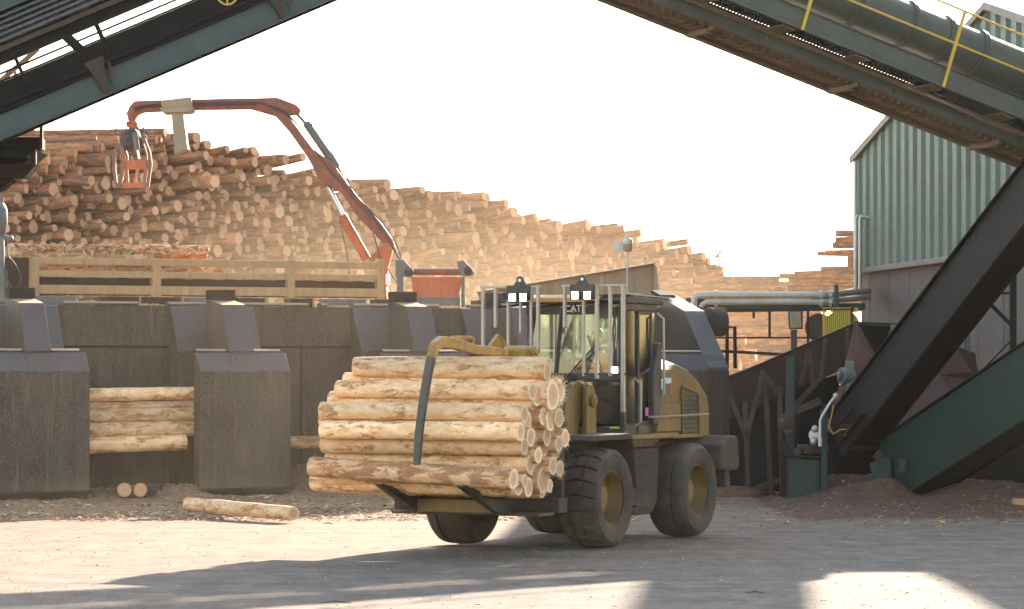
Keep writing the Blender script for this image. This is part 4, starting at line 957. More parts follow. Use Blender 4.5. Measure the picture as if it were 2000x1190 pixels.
for k, (x, y, z) in enumerate(((.40, .15, 1.25), (.36, .22, 1.2), (.32, .3, 1.2))): b.tube([(x, y, z+.55), (x+.05, y-.42, z+.35), (x+.03, y-.4, z), (x-.1, y-.1, z-.25)], .028, 8)
lb(b, 'hydraulic_hose', 'hose', bevel=0, smooth=40)
# fork carriage, tines and clamps
b = MB(); b.bx(-1.22, 1.22, -1.62, -1.36, .53, .72); b.bx(-1.2, 1.2, -1.50, -1.40, .72, 2.35); b.bx(-.6, .6, -1.4, -1.25, .7, 1.6)
fk = lb(b, 'fork_carriage', 'mach_dirty', bevel=.015)
b = MB(); b.bx(-.49, .58, -2.35, -1.62, .545, .72); lb(b, 'carriage_plate', 'cat_yellow', fk, .01)
b = MB(); b.bx(-1.0, 1.15, -2.1, -1.625, .505, .54); lb(b, 'cutting_edge', 'mach_black', fk, .008)
for x in (-.54, .634):
    b = MB(); b.prism([(x-.055, -3.34, .93), (x-.055, -3.30, .95), (x-.055, -3.1, .925), (x-.055, -2.55, .76), (x-.055, -1.45, .73), (x-.055, -1.45, .56), (x-.055, -2.0, .515), (x-.055, -2.3, .54)], (.11, 0, 0)); t = lb(b, 'fork_tine', 'mach_black', fk, .012)
XC = .08
cl = [(1008, 690), (960, 687), (925, 683), (880, 670), (862, 668), (849, 676), (842, 700), (835, 735), (826, 790), (818, 850), (814, 908)]
hw = [.05, .06, .065, .07, .075, .066, .050, .045, .042, .036, .022]
pts = [Lp(px, py, x=XC) for px, py in cl]; up = []; dn = []
for i, p in enumerate(pts):
    d = (pts[min(i+1, len(pts)-1)]-pts[max(i-1, 0)]).normalized(); nn = Vector((0, -d.z, d.y)); nn = nn if nn.z > 0 or i > 5 else nn
    up.append(p-nn*hw[i]); dn.append(p+nn*hw[i])
b = MB(); m_ = len(pts)
vs = [Vector((XC-.05, p.y, p.z)) for p in up]+[Vector((XC+.05, p.y, p.z)) for p in up]+[Vector((XC-.05, p.y, p.z)) for p in dn]+[Vector((XC+.05, p.y, p.z)) for p in dn]
fs = []
for i in range(m_-1): fs += [(i, i+1, m_+i+1, m_+i), (2*m_+i, 3*m_+i, 3*m_+i+1, 2*m_+i+1), (i, 2*m_+i, 2*m_+i+1, i+1), (m_+i, m_+i+1, 3*m_+i+1, 3*m_+i)]
fs += [(0, m_, 3*m_, 2*m_), (m_-1, 3*m_-1, 4*m_-1, 2*m_-1)]
k5 = 5
b.add(vs, fs)
for fi in range(len(b.f)):
    pass
clo = b.build('log_clamp', [M['clamp_yellow'], M['worn_metal']], ld, bevel=.012, local=True)
for p in clo.data.polygons:
    if p.center.z < 2.52 and p.center.y < -2.75: p.material_index = 1
b = MB(); p = Lp(1006, 688, x=.0); b.cyl((XC-.22, p.y, p.z), (XC+.22, p.y, p.z), .085, 20); b.cyl((XC-.26, p.y, p.z), (XC+.26, p.y, p.z), .045, 14); b.bx(XC-.16, XC+.16, p.y-.35, p.y, p.z-.07, p.z+.05); lb(b, 'clamp_pivot', 'clamp_yellow', clo, .01, 40)
b = MB()
pp = [Lp(px, py, x=-.62) for px, py in ((952, 680), (972, 652), (982, 660), (990, 676), (965, 682))]; b.prism([(-.65, q.y, q.z) for q in pp], (.05, 0, 0)); lb(b, 'clamp_bracket', 'clamp_yellow', clo, .006); b = MB()
pp = [Lp(px, py, x=-.35) for px, py in ((880, 668), (884, 656), (918, 656), (924, 664), (922, 676), (900, 680))]; b.prism([(-.38, q.y, q.z) for q in pp], (.06, 0, 0)); q = Lp(919, 664, x=-.3); b.cyl((-.42, q.y, q.z), (-.25, q.y, q.z), .04, 12)
lb(b, 'clamp_bracket', 'clamp_yellow', clo, .006)
text('lettering', 'LOGCLAMP'[3:], .001, 'mach_black', clo, Matrix.Translation((0, 0, -9))) if False else None

# ------------------------------------------------------------------ the carried logs
Z5 = lambda zx, zy: (600+zx/2.587, 620+zy/2.587)
load = [ # right end centre (zoom px), half height, left end px (zoom), desc, fringe
 (1213,272,46,245,'carried log on the upper front edge of the load, clamped just under the yellow arm',20),
 (1222,236,36,252,'thin carried log right at the top of the load behind the upper front one',8),
 (1140,374,48,150,'carried log second down the front of the load with stringy fibres on its left end',14),
 (1165,392,60,320,'carried log tucked behind the second one, its pink sawn end poking out',10),
 (1097,487,48,78,'carried log with a grey scuffed oval patch, third down the front',8),
 (1078,577,49,70,'carried log with a dark scar near its left end, fourth down the front',8),
 (1098,652,46,90,'smooth pale carried log with tiny knots, fifth down the front',8),
 (1128,742,49,115,'carried log resting just over the red-barked one',8),
 (1044,818,54,26,'red-barked carried log lying foremost at the bottom, touched by the clamp tip',14),
 (1100,828,36,85,'thin carried log low in the load right of the red-barked end',6),
 (1193,822,70,180,'thickest carried log with a big round end at the bottom of the load',12),
 (1226,852,36,250,'slim carried log squeezed behind the thickest end at the bottom',4),
 (1130,605,50,200,'carried log with a hairy white rim beside the fourth and fifth front logs',30),
 (1212,605,46,280,'carried log with brown bark and a white ringed end in the middle of the load',26),
 (1168,697,43,250,'brownish carried log with a plain end between the hairy rim and the lower rows',4),
 (1242,750,46,300,'carried log with a square cut end above the thickest one',6),
 (1277,765,43,360,'carried log with a frayed bristly end nearest the front tyre, low down',34),
 (1255,680,40,340,'carried log with bristly end just above the frayed low one',26),
 (1305,610,48,360,'carried log sticking out farthest toward the lift arm',8),
 (1272,640,44,350,'carried log with fuzzy edge just left of the one sticking out farthest',26),
 (1195,500,46,280,'carried log with splintered brown sides left of the furry upright pair',12),
 (1228,520,58,300,'furry-rimmed carried log in the upper middle of the right side',36),
 (1273,508,52,330,'carried log with a clean pale face at mid height beside the lift arm',8),
 (1240,392,80,300,'largest furry-ended carried log under the top rows',44),
 (1272,372,66,310,'carried log with a bristly rim behind the largest furry end',40)]
for i, (zx, zy, rr, zl, lab, fr) in enumerate(load):
    px, py = Z5(zx, zy); xr = 1.28+random.uniform(-.05, .06)
    p = Lp(px, py, x=xr); Y = LO.y-sa*p.x+ca*p.y; r = rr/2.587/F*Y
    plx, _ = Z5(zl, 0); q = Lp(plx, py, y=p.y)
    toW = Matrix.Translation(LO) @ Matrix.Rotation(R(-26), 4, 'Z')
    dz = {0: .03, 8: .12, 4: .02, 2: .02}.get(i, random.uniform(-.01, .03)); 
    q = Vector((q.x, q.y+random.uniform(-.06, .06), p.z+dz))
    mats = [M['barky'] if i in (8, 14, 20) else M['peeled'], M['end']]
    o = log_obj('carried_log', toW @ q, toW @ p, r, mats, seg=28, rings=26, seed=200+i*3, fringe=fr*4, wob=.022, rag=.12, bend=.012, taper=.01)
    tag(o, lab, 'log', None)
# hidden ones that carry the load
for i, (y, z) in enumerate(((-2.75, .93), (-2.45, .90), (-2.3, 1.15), (-2.45, 1.45), (-2.5, 1.75), (-2.3, 2.0), (-1.95, 1.7), (-2.0, 1.4), (-1.95, 1.1), (-2.05, .87), (-2.0, 2.25))):
    toW = Matrix.Translation(LO) @ Matrix.Rotation(R(-26), 4, 'Z')
    o = log_obj('carried_log', toW @ Vector((-1.75+random.uniform(-.1, .1), y, z)), toW @ Vector((1.18, y, z)), .125, [M['peeled'], M['end']], seed=300+i, seg=20, rings=10)
    tag(o, 'peeled carried log buried in the middle of the load, hardly showing', 'log', 'logs buried inside the carried load')

# ------------------------------------------------------------------ the driver
def skin_body(name, joints, bones, mat, parent=None, sub=2, root=0):
    me = bpy.data.meshes.new(name); me.from_pydata([j[0] for j in joints], bones, []); o = bpy.data.objects.new(name, me); C.objects.link(o)
    me.materials.append(M[mat])
    md = o.modifiers.new('skin', 'SKIN'); me.skin_vertices or None
    bm = bmesh.new(); bm.from_mesh(me); bm.verts.ensure_lookup_table(); lay = bm.verts.layers.skin.verify()
    for i, j in enumerate(joints):
        bm.verts[i][lay].radius = j[1] if isinstance(j[1], tuple) else (j[1], j[1]); bm.verts[i][lay].use_root = (i == root)
    bm.to_mesh(me); bm.free(); md.use_smooth_shade = True
    s_ = o.modifiers.new('sub', 'SUBSURF'); s_.levels = s_.render_levels = sub
    if parent: o.parent = parent
    return o
toW = Matrix.Translation(LO) @ Matrix.Rotation(R(-26), 4, 'Z')
dx = -.02
J = [((dx, 2.36, 2.02), (.15, .13)), ((dx, 2.38, 2.22), (.14, .12)), ((dx, 2.36, 2.46), (.17, .11)), ((dx, 2.34, 2.60), (.10, .08)), ((dx, 2.33, 2.68), .052), ((dx, 2.31, 2.74), .05),
     ((dx, 2.29, 2.79), (.072, .088)), ((dx, 2.285, 2.87), (.078, .098)), ((dx, 2.30, 2.94), (.06, .075)),
     ((dx+.19, 2.34, 2.54), .062), ((dx+.27, 2.22, 2.32), .048), ((dx+.17, 1.98, 2.42), .036), ((dx+.15, 1.92, 2.46), .03),
     ((dx-.19, 2.34, 2.54), .062), ((dx-.27, 2.22, 2.32), .048), ((dx-.17, 1.98, 2.42), .036), ((dx-.15, 1.92, 2.46), .03),
     ((dx+.11, 2.2, 2.02), .09), ((dx+.14, 1.86, 2.04), .065), ((dx+.14, 1.8, 1.68), .05), ((dx+.14, 1.68, 1.64), .04),
     ((dx-.11, 2.2, 2.02), .09), ((dx-.14, 1.86, 2.04), .065), ((dx-.14, 1.8, 1.68), .05), ((dx-.14, 1.68, 1.64), .04)]
E = [(0,1),(1,2),(2,3),(3,4),(4,5),(5,6),(6,7),(7,8),(3,9),(9,10),(10,11),(11,12),(3,13),(13,14),(14,15),(15,16),(0,17),(17,18),(18,19),(19,20),(0,21),(21,22),(22,23),(23,24)]
ps = skin_body('person', J, E, 'skin'); ps.location = LO; ps.rotation_euler = (0, 0, R(-26))
tag(ps, 'driver in a pale khaki jacket seated in the loader cab, hands on wheel', 'person')
j2 = [(p, (r[0]*1.12, r[1]*1.12) if isinstance(r, tuple) else r*1.25) for p, r in J]
sel = [0,1,2,3,9,10,11,13,14,15]; mp = {a: i for i, a in enumerate(sel)}
skin_body('jacket', [j2[a] for a in sel], [(mp[a], mp[c]) for a, c in E if a in mp and c in mp], 'jacket', ps)
sel = [0,17,18,19,21,22,23]; mp = {a: i for i, a in enumerate(sel)}
skin_body('trousers', [j2[a] for a in sel], [(mp[a], mp[c]) for a, c in E if a in mp and c in mp], 'jeans', ps)
b = MB(); b.ball((dx, 2.315, 2.90), .105, (.86, 1.0, .9), 16); hr = b.build('hair', M['hair'], ps, smooth=60, local=True)
b = MB(); b.ball((dx, 2.18, 2.815), .02, (.7, 1, 1.2), 8); b.bx(dx-.024, dx+.024, 2.188, 2.20, 2.765, 2.772)
for s in (-1, 1): b.ball((dx+s*.032, 2.20, 2.85), .013, (1, .6, .8), 8); b.ball((dx+s*.084, 2.29, 2.83), .026, (.4, .8, 1.2), 8)
b.build('face_features', M['skin'], ps, smooth=60, local=True)
for s in (-1, 1):
    b = MB(); c = Vector((dx+s*.15, 1.89, 2.48)); b.ball(c, .036, (.8, 1.2, .7), 10)
    for k in range(4): f0 = c+Vector((s*(-.03+.018*k), -.02, .01)); b.tube([f0, f0+Vector((0, -.035, .018)), f0+Vector((0, -.045, -.012)), f0+Vector((0, -.025, -.03))], [.010, .0095, .009, .007], 6)
    b.tube([c+Vector((-s*.03, .01, 0)), c+Vector((-s*.055, -.01, .0)), c+Vector((-s*.055, -.03, -.012))], [.012, .010, .008], 6); b.build('hand', M['skin'], ps, smooth=60, local=True)
def flat(b, pts, Y, th):       # outline measured at distance Y, extruded backwards by th metres
    b.prism([W(px, py, Y) for px, py in pts], (0, th, 0)); return b
def part(name, mat, parent, bevel=.012, smooth=None):
    def f(b): return b.build(name, M[mat], parent, bevel=bevel, smooth=smooth)
    return f
# ------------------------------------------------------------------ the orange log crane
YC = 67.0
cr = thing('log_crane', 'orange knuckleboom crane arched over the log pile with its grapple hanging down', 'crane', W(750, 560, YC))
b = MB(); flat(b, [(262,197),(318,195),(520,191),(541,190),(578,204),(588,213),(583,223),(560,226),(535,226),(490,213),(380,214),(318,217),(280,219),(268,224),(262,237),(250,237),(247,222),(252,208)], YC, .30); stk = part('stick_boom', 'crane', cr, .03)(b)
b = MB(); flat(b, [(533,222),(560,222),(574,240),(612,292),(650,318),(692,376),(742,432),(768,468),(772,486),(752,480),(741,468),(725,450),(700,426),(667,378),(650,366),(638,363),(628,362),(620,345),(602,310),(565,258)], YC-.03, .36); bm_ = part('main_boom', 'crane', cr, .03)(b)
b = MB(); flat(b, [(722,502),(751,473),(769,481),(763,505),(758,522),(756,600),(735,600),(735,512),(720,508)], YC-.08, .46); ped = part('pedestal', 'orange', cr, .02)(b)
def rod(pa, pc, r, Y, mat, name, par, dy=.15):
    b = MB(); b.cyl(W(pa[0], pa[1], Y)+Vector((0, dy, 0)), W(pc[0], pc[1], Y)+Vector((0, dy, 0)), r, 14); return b.build(name, M[mat], par, smooth=40)
rod((640, 364), (672, 426), .055, YC, 'chrome', 'piston_rod', bm_); rod((667, 421), (716, 507), .105, YC, 'orange', 'lift_cylinder', bm_)
rod((574, 216), (598, 243), .03, YC, 'mach_black', 'piston_rod', stk); rod((597, 239), (657, 327), .09, YC, 'bluegrey', 'stick_cylinder', stk); rod((655, 322), (668, 345), .05, YC, 'mach_black', 'cylinder_lug', stk)
def hoses(par, lst, Y, r=.014, name='hose'):
    b = MB()
    for pl in lst:
        P = [W(x, y, Y) for x, y in pl]; Q = []
        for i in range(len(P)-1):
            p0, p1, p2, p3 = P[max(i-1, 0)], P[i], P[i+1], P[min(i+2, len(P)-1)]
            for k in range(5):
                t = k/5; Q.append(.5*((2*p1)+(p2-p0)*t+(2*p0-5*p1+4*p2-p3)*t*t+(3*p1-p0-3*p2+p3)*t**3))
        Q.append(P[-1]); b.tube(Q, r, 6)
    return b.build(name, M['hose'], par, smooth=60)
hoses(bm_, [[(520,206),(560,225),(600,268),(640,330),(700,398),(745,448),(770,490),(790,520)], [(515,204),(555,218),(596,262),(636,322),(700,388),(750,440),(775,480),(783,505)], [(598,238),(618,250),(640,285),(662,322),(678,345),(690,376),(745,440),(764,470),(778,505)], [(664,430),(672,470),(680,510),(682,545)], [(728,455),(736,480),(742,505)], [(758,525),(770,545),(782,556)]], YC-.12)
hoses(stk, [[(262,212),(300,204),(420,201),(500,200),(530,210)], [(262,216),(300,208),(420,205),(498,204)]], YC-.06, .016)
b = MB(); b.prism([W(x, y, YC-.15) for x, y in ((314,196),(373,189),(376,208),(316,211))], (0, .6, 0)); b.prism([W(x, y, YC-.17) for x, y in ((312,211),(377,207),(378,215),(370,219),(318,221))], (0, .64, 0))
sd = part('saddle_clamp', 'beige', cr, .015)(b)
b = MB(); flat(b, [(334,219),(357,219),(366,284),(362,290),(341,285),(339,277)], YC-.1, .35); flat(b, [(340,280),(352,281),(364,276),(367,291),(340,301)], YC-.14, .42); part('hanging_arm', 'beige', sd, .015)(b)
# grapple
b = MB(); flat(b, [(249,236),(266,236),(269,246),(264,252),(252,252),(247,246)], YC-.02, .28); gp = part('rotator', 'orange', cr, .02)(b)
b = MB(); flat(b, [(253,252),(264,252),(272,262),(284,282),(285,290),(272,290),(258,297),(244,293),(238,284),(246,268)], YC-.05, .4); b.ball(W(255, 285, YC), .14, (1.2, 1, .7), 10); part('grapple_body', 'mach_black', gp, .02)(b)
def jaw(pts, hole, Y):
    b = MB(); n_ = len(pts)
    P = [W(x, y, Y) for x, y in pts]; Q = [W(x, y, Y) for x, y in hole]; off = Vector((0, .10, 0)); vs = P+Q+[p+off for p in P]+[q+off for q in Q]; fs = []
    for i in range(n_):
        j = (i+1) % n_; fs += [(i, j, n_+j, n_+i), (2*n_+i, 3*n_+i, 3*n_+j, 2*n_+j), (i, 2*n_+i, 2*n_+j, j), (n_+i, n_+j, 3*n_+j, 3*n_+i)]
    b.add(vs, fs); part('grapple_jaw', 'jaw', gp, .0)(b)
jaw([(226,281),(236,280),(244,305),(243,335),(236,366),(227,366),(219,335),(219,308)], [(229,290),(233,290),(236,308),(236,332),(232,357),(229,357),(226,332),(226,308)], YC-.35)
jaw([(276,268),(284,270),(294,298),(297,320),(291,366),(281,366),(285,330),(284,300)], [(280,280),(283,280),(290,302),(291,322),(287,357),(285,357),(288,330),(287,300)], YC-.35)
jaw([(236,281),(242,280),(250,305),(250,335),(246,360),(240,360),(236,335),(236,308)], [(238,290),(240,290),(245,308),(245,332),(243,352),(241,352),(240,332),(239,308)], YC+.35)
b = MB(); flat(b, [(243,313),(296,313),(294,331),(244,331)], YC-.30, .08); flat(b, [(228,357),(291,357),(290,367),(228,367)], YC-.30, .10); flat(b, [(266,330),(271,330),(264,358),(259,358)], YC-.31, .06); flat(b, [(245,330),(250,330),(252,358),(247,358)], YC-.31, .06); flat(b, [(281,330),(285,330),(283,358),(279,358)], YC-.31, .06)
part('cross_plate', 'orange', gp, .008)(b)
rod((262, 258), (266, 292), .06, YC-.4, 'bluegrey', 'grapple_cylinder', gp); rod((266, 290), (270, 310), .028, YC-.4, 'chrome', 'piston_rod', gp)
hoses(gp, [[(258,240),(240,243),(226,252),(226,262),(240,264),(250,258)], [(262,245),(275,240),(281,250),(276,262),(284,272)], [(264,250),(272,252),(282,262),(288,272)], [(256,250),(248,262),(238,278),(232,284)], [(266,250),(274,262),(280,276),(279,286)], [(270,246),(280,252),(276,268),(268,272)], [(252,215),(246,226),(248,240),(246,256),(234,276)]], YC-.3, .013)

# ------------------------------------------------------------------ orange hopper gate to the right of the crane
YO = 66.0
og = thing('hopper_gate', 'weathered orange steel gate between dark grey arms above the bunker wall', 'steel gate', W(855, 600, YO))
b = MB(); P = [W(803, 541, YO), W(905, 541, YO), W(898, 572, YO), W(898, 584, YO), W(810, 584, YO), W(806, 572, YO)]; b.prism(P, (0, .5, 0)); part('gate_panel', 'orange', og, .015)(b)
b = MB(); flat(b, [(808,580),(899,580),(899,600),(808,600)], YO-.03, .5); part('lower_strip', 'bluegrey', og)(b)
b = MB(); b.cyl(W(806, 531, YO)+Vector((0, .1, 0)), W(910, 531, YO)+Vector((0, .1, 0)), .075, 16); part('shaft', 'crane', og, 0, 40)(b)
b = MB(); flat(b, [(772,508),(788,507),(808,529),(806,541),(790,541),(772,543)], YO-.1, .12); flat(b, [(775,541),(788,541),(788,600),(775,600)], YO-.05, .15); part('side_arm', 'bluegrey', og)(b)
b = MB(); flat(b, [(892,511),(906,508),(927,532),(925,538),(906,541),(898,535)], YO-.1, .12); flat(b, [(901,541),(908,541),(908,600),(901,600)], YO-.05, .15); part('side_arm', 'bluegrey', og)(b)
b = MB()
for (x, y) in ((799, 531), (914, 529)): b = MB(); b.ball(W(x, y, YO)+Vector((0, -.1, 0)), .10, n=10); part('bearing', 'mach_dirty', og, 0, 60)(b)
jb = MB(); flat(jb, [(753,535),(762,535),(762,557),(753,557)], YO-1.5, .12); flat(jb, [(754,560),(763,575),(754,580)], YO-1.5, .1)
tag(jb.build('junction_box', M['white'], bevel=.01), 'small pale junction box at the right end of the yellow side frame', 'box')
# sloping brown chute plate
b = MB(); P = [W(932, 571, 67.0), W(1276, 515, 68.5), W(1284, 540, 68.5), W(1284, 590, 68.5), W(940, 600, 67.0)]; b.prism(P, (0, .12, 0)); b.bar(W(932, 571, 66.98), W(1278, 514.5, 68.48), .16, .03)
b.prism([W(1277, 515, 68.4), W(1283, 520, 68.4), W(1290, 590, 68.4), W(1278, 590, 68.4)], (0, 1.2, 0)); b.bar(W(940, 588, 66.9), W(1150, 584, 67.6), .1, .10); b.bar(W(1175, 540, 67.9), W(1176, 590, 67.9), .04, .06)
tag(b.build('chute_plate', M['beige_dark'], bevel=.01), 'brown sloping chute plate lit from behind, rising behind the loader cab', 'steel chute')
yl = thing('yard_light', 'grey jar shaped yard light on a short post above the brown chute plate', 'lamp', W(1225, 560, 68.0))
b = MB(); c = W(1226, 480, 68.0); b.lathe([(.001, .26), (.03, .25), (.035, .17), (.10, .14), (.115, .06), (.11, .03), (.001, .03)], c, (0, 0, 1), 18); o = part('lamp_hood', 'galv', yl, 0, 45)(b)
b = MB(); b.lathe([(.10, .03), (.10, -.10), (.07, -.13), (.001, -.13)], c, (0, 0, 1), 18); part('lamp_glass', 'beige', yl, 0, 45)(b)
b = MB(); b.cyl(c+Vector((0, .05, -.13)), W(1225, 600, 68.05), .025, 8); b.bx(c.x-.30, c.x-.10, c.y, c.y+.2, c.z-.12, c.z+.08); part('post', 'galv', yl, 0)(b)

# ------------------------------------------------------------------ left overhead conveyor gantry
def frame_axes(P, Q, far=True):
    d = (Q-P).normalized(); l = Vector((-d.y, d.x, 0)).normalized()
    if l.y < 0: l = -l
    t = l.cross(d); t = t if t.z > 0 else -t
    return d, l, t.normalized()
class Sec:   # places things by (s along, a sideways away from the viewer, t up)
    def __init__(s, P, Q): s.P = P; s.L = (Q-P).length; s.d, s.l, s.t = frame_axes(P, Q)
    def __call__(s, x, a, t): return s.P+s.d*x+s.l*a+s.t*t
    def box(s, b, x0, x1, a0, a1, t0, t1): b.prism([s(x0, a0, t0), s(x0, a1, t0), s(x0, a1, t1), s(x0, a0, t1)], s.d*(x1-x0)); return b
S = Sec(W(0, 275, 42), W(645, 0, 43)); L0, L1 = -1.5, 7.8
lg = thing('conveyor_gantry', 'dark teal inclined conveyor gantry crossing the sky at the upper left', 'conveyor', S(0, 0, 0))
def sp(name, mat, parent, x0, x1, a0, a1, t0, t1, bevel=.006, sec=None):
    b = MB(); (sec or S).box(b, x0, x1, a0, a1, t0, t1); return b.build(name, M[mat], parent, bevel=bevel)
bmn = sp('main_beam', 'teal', lg, L0, L1, .05, .09, .02, .32); sp('bottom_flange', 'teal', bmn, L0, L1, -.02, .22, 0, .02)
sp('ledge', 'black_steel', lg, L0, L1, -.03, .25, .325, .36); b = MB(); b.cyl(S(L0, -.02, .41), S(L1, -.02, .41), .028, 10); b.build('conduit', M['black_steel'], lg, smooth=40)
sp('web_plate', 'black_steel', lg, L0, L1, .10, .14, .365, .70); sp('web_flange', 'black_steel', lg, L0, L1, .0, .2, .705, .725)
sp('rail', 'black_steel', lg, L0, L1, .05, .09, .795, .825)
sp('upper_member', 'black_steel', lg, L0, L1, .0, .3, .92, 1.08); sp('upper_ledge', 'mach_dirty', lg, L0, L1, -.12, .0, 1.06, 1.13)
for k in range(5):
    b = MB(); r = .040-.002*k; b.cyl(S(L0, -.10+.03*k, 1.19+.075*k), S(L1, -.10+.03*k, 1.19+.075*k), r, 10)
    for q in range(7): x = L0+.6+1.3*q+.11*k; b.cyl(S(x, -.10+.03*k, 1.19+.075*k), S(x+.10, -.10+.03*k, 1.19+.075*k), r+.008, 10)
    b.build('pipe', M['pipe_dark'], lg, smooth=40)
sp('back_plate', 'black_steel', lg, L0, L1, .32, .36, 1.10, 1.75); sp('cover_plate', 'teal', lg, L0, L1, .05, .09, 1.56, 2.6)
sp('far_beam', 'black_steel', lg, L0, L1, 1.3, 1.36, .0, .62)
for x, w in ((.62, .045), (1.78, .06), (4.4, .06), (6.3, .06)): sp('post', 'black_steel', lg, x, x+w, .06, .12, .36, .95)
b = MB(); b.prism([S(1.28, .03, .98), S(1.42, .03, .98), S(1.66, .03, .42), S(1.60, .03, .36), S(1.52, .03, .42)], S.l*.05); b.build('diagonal_brace', M['black_steel'], lg, bevel=.005)
for x in (1.55, 4.15):
    b = MB(); b.prism([S(x-.12, -.05, .50), S(x+.16, -.05, .50), S(x+.10, -.05, .30), S(x+.03, -.05, .03), S(x-.03, -.05, .03), S(x-.06, -.05, .25)], S.l*.07); b.prism([S(x+.18, -.04, .42), S(x+.22, -.04, .42), S(x+.17, -.04, .10), S(x+.12, -.04, .08)], S.l*.03)
    for q in range(5): b.cyl(S(x-.0, -.07, .08+.05*q), S(x-.0, -.03, .08+.05*q), .012, 6)
    b.build('hanger_bracket', M['mach_dirty'], lg, bevel=.006)
c = W(444, -10, 42.0); b = MB(); b.tube([c+Vector((math.cos(t)*.13, 0, math.sin(t)*.13)) for t in [2*math.pi*k/28 for k in range(29)]], .014, 8); b.bar(c-Vector((.13, 0, 0)), c+Vector((.13, 0, 0)), .02, .02); b.bar(c-Vector((0, 0, .13)), c+Vector((0, 0, .13)), .02, .02); b.cyl(c, c+Vector((0, .35, 0)), .02, 8)
b.build('valve_handwheel', M['safety_yellow'], lg, smooth=50)
b = MB(); b.bar(W(-30, 185, 44), W(75, 95, 44), .04, .07); b.bar(W(30, 140, 44), W(30, 175, 44), .04, .04); tag(b.build('stair_brace', M['yellow_steel'], bevel=.005), 'yellowish brace glimpsed through the slit of the left gantry', 'brace')
# landing hung below it
pf = thing('steel_landing', 'dark steel landing hanging below the left gantry in the frame corner', 'platform', W(20, 300, 45))
def fl(name, mat, parent, pts, Y, th, bevel=.008): b = MB(); flat(b, pts, Y, th); return b.build(name, M[mat], parent, bevel=bevel)
fl('deck_edge', 'black_steel', pf, [(-60,268),(78,268),(78,291),(-60,289)], 44, .5); fl('deck_pan', 'green', pf, [(-60,290),(70,292),(50,308),(-60,306)], 44.15, 1.2); fl('deck_pan', 'black_steel', pf, [(-60,307),(58,309),(42,320),(-60,319)], 44.3, 1.0)
fl('hanger_post', 'green', pf, [(77,245),(83,243),(83,290),(77,290)], 43.9, .08); fl('hanger_post', 'hopper', pf, [(60,291),(70,291),(70,322),(60,322)], 43.95, .1)
fl('gusset_beam', 'hopper', pf, [(-60,320),(72,320),(48,347),(-60,349)], 44, .4); fl('gusset_beam', 'black_steel', pf, [(-60,350),(26,350),(0,371),(-60,380)], 44.05, .4)
# hydraulic motor unit peeping in at the left edge
hm = thing('hydraulic_motor', 'grey-green hydraulic motor with dangling hose cut by the left frame edge', 'motor', W(5, 580, 58))
b = MB(); b.lathe([(.001, .45), (.10, .42), (.155, .30), (.16, .05), (.12, -.12), (.05, -.2), (.001, -.2)], W(-2, 442, 58), (0, 0, 1), 20); b.cyl(W(2, 400, 58), W(3, 385, 58), .04, 10); part('housing', 'bluegrey', hm, 0, 50)(b)
b = MB(); b.ball(W(20, 467, 58), .07); b.cyl(W(8, 462, 58), W(20, 467, 58), .05); part('valve', 'bluegrey', hm, 0, 50)(b)
b = MB(); b.bar(W(3, 460, 58), W(5, 590, 58), .09, .09); b.bar(W(12, 530, 58), W(13, 580, 58), .04, .04); part('bracket', 'bluegrey', hm, .006)(b)
hoses(hm, [[(12,470),(16,500),(28,515),(40,540),(38,555),(33,560)], [(10,525),(12,540),(18,556),(24,562)]], 57.9, .018)

# ------------------------------------------------------------------ right overhead gallery with walkway and duct
S2 = Sec(W(1706, 117, 53.0), W(2000, 236, 54.05))
K0, K1 = -6.2, 8.6
rg_ = thing('conveyor_gallery', 'brown and green conveyor gallery sloping down across the sky to the green building', 'conveyor', S2(0, 0, 0))
def s2(name, mat, parent, *a, **k): return sp(name, mat, parent, *a, sec=S2, **k)
tb = s2('toe_beam', 'gal_green', rg_, K0, K1, 0, .03, .0, .33); s2('toe_flange', 'gal_green', tb, K0, K1, -.05, .0, .0, .02); s2('toe_flange', 'gal_green', tb, K0, K1, -.06, .06, .335, .35); s2('toe_seam', 'gal_brown', tb, K0, K1, -.012, .0, .10, .115)
b = MB()
x = K0
while x < K1:
    S2.box(b, x, x+.014, .06, .68, .0, .022)
    x += .062
for a in (.06, .2, .34, .48, .66): S2.box(b, K0, K1, a, a+.012, -.004, .030)
gr = b.build('walkway_grating', M['black_steel'], rg_)
x = K0+.1
while x < K1: b = MB(); S2.box(b, x, x+.26, .04, .70, -.03, -.006); x += 1.45; b.build('outrigger', M['gal_brown'], rg_, bevel=.004)
mb_ = s2('main_beam', 'gal_green', rg_, K0, K1, .76, .80, -.24, -.03); s2('beam_flange', 'gal_brown', mb_, K0, K1, .70, .84, -.028, -.006); s2('beam_flange', 'gal_brown', mb_, K0, K1, .64, .70, -.09, -.008); s2('beam_flange', 'gal_green', mb_, K0, K1, .70, .90, -.26, -.242)
s2('far_beam', 'gal_brown', rg_, K0, K1, 1.90, 1.94, -.30, -.08); s2('far_flange', 'gal_brown', rg_, K0, K1, 1.76, 1.96, -.325, -.305); s2('cover_plate', 'gal_green', rg_, K0, K1, .85, 1.90, -.06, -.03)
s2('pan_plate', 'gal_brown', rg_, K0, K1, .86, 1.0, -.245, -.235); s2('pan_plate', 'gal_brown', rg_, K0, K1, 1.60, 1.78, -.26, -.25)
b = MB(); x = K0       # chevron return belt
while x < K1:
    for (a0, a1, sgn) in ((1.0, 1.30, 1), (1.30, 1.60, -1)):
        p0 = S2(x, a0, -.235); p1 = S2(x+.09*sgn*1.0+(.0 if sgn > 0 else .09), a1, -.235); 
        if sgn > 0: q0, q1 = S2(x, a0, -.25), S2(x+.14, a1, -.25)
        else: q0, q1 = S2(x+.14, a0, -.25), S2(x, a1, -.25)
        b.bar(q0, q1, .055, .06, S2.t)
    x += .15
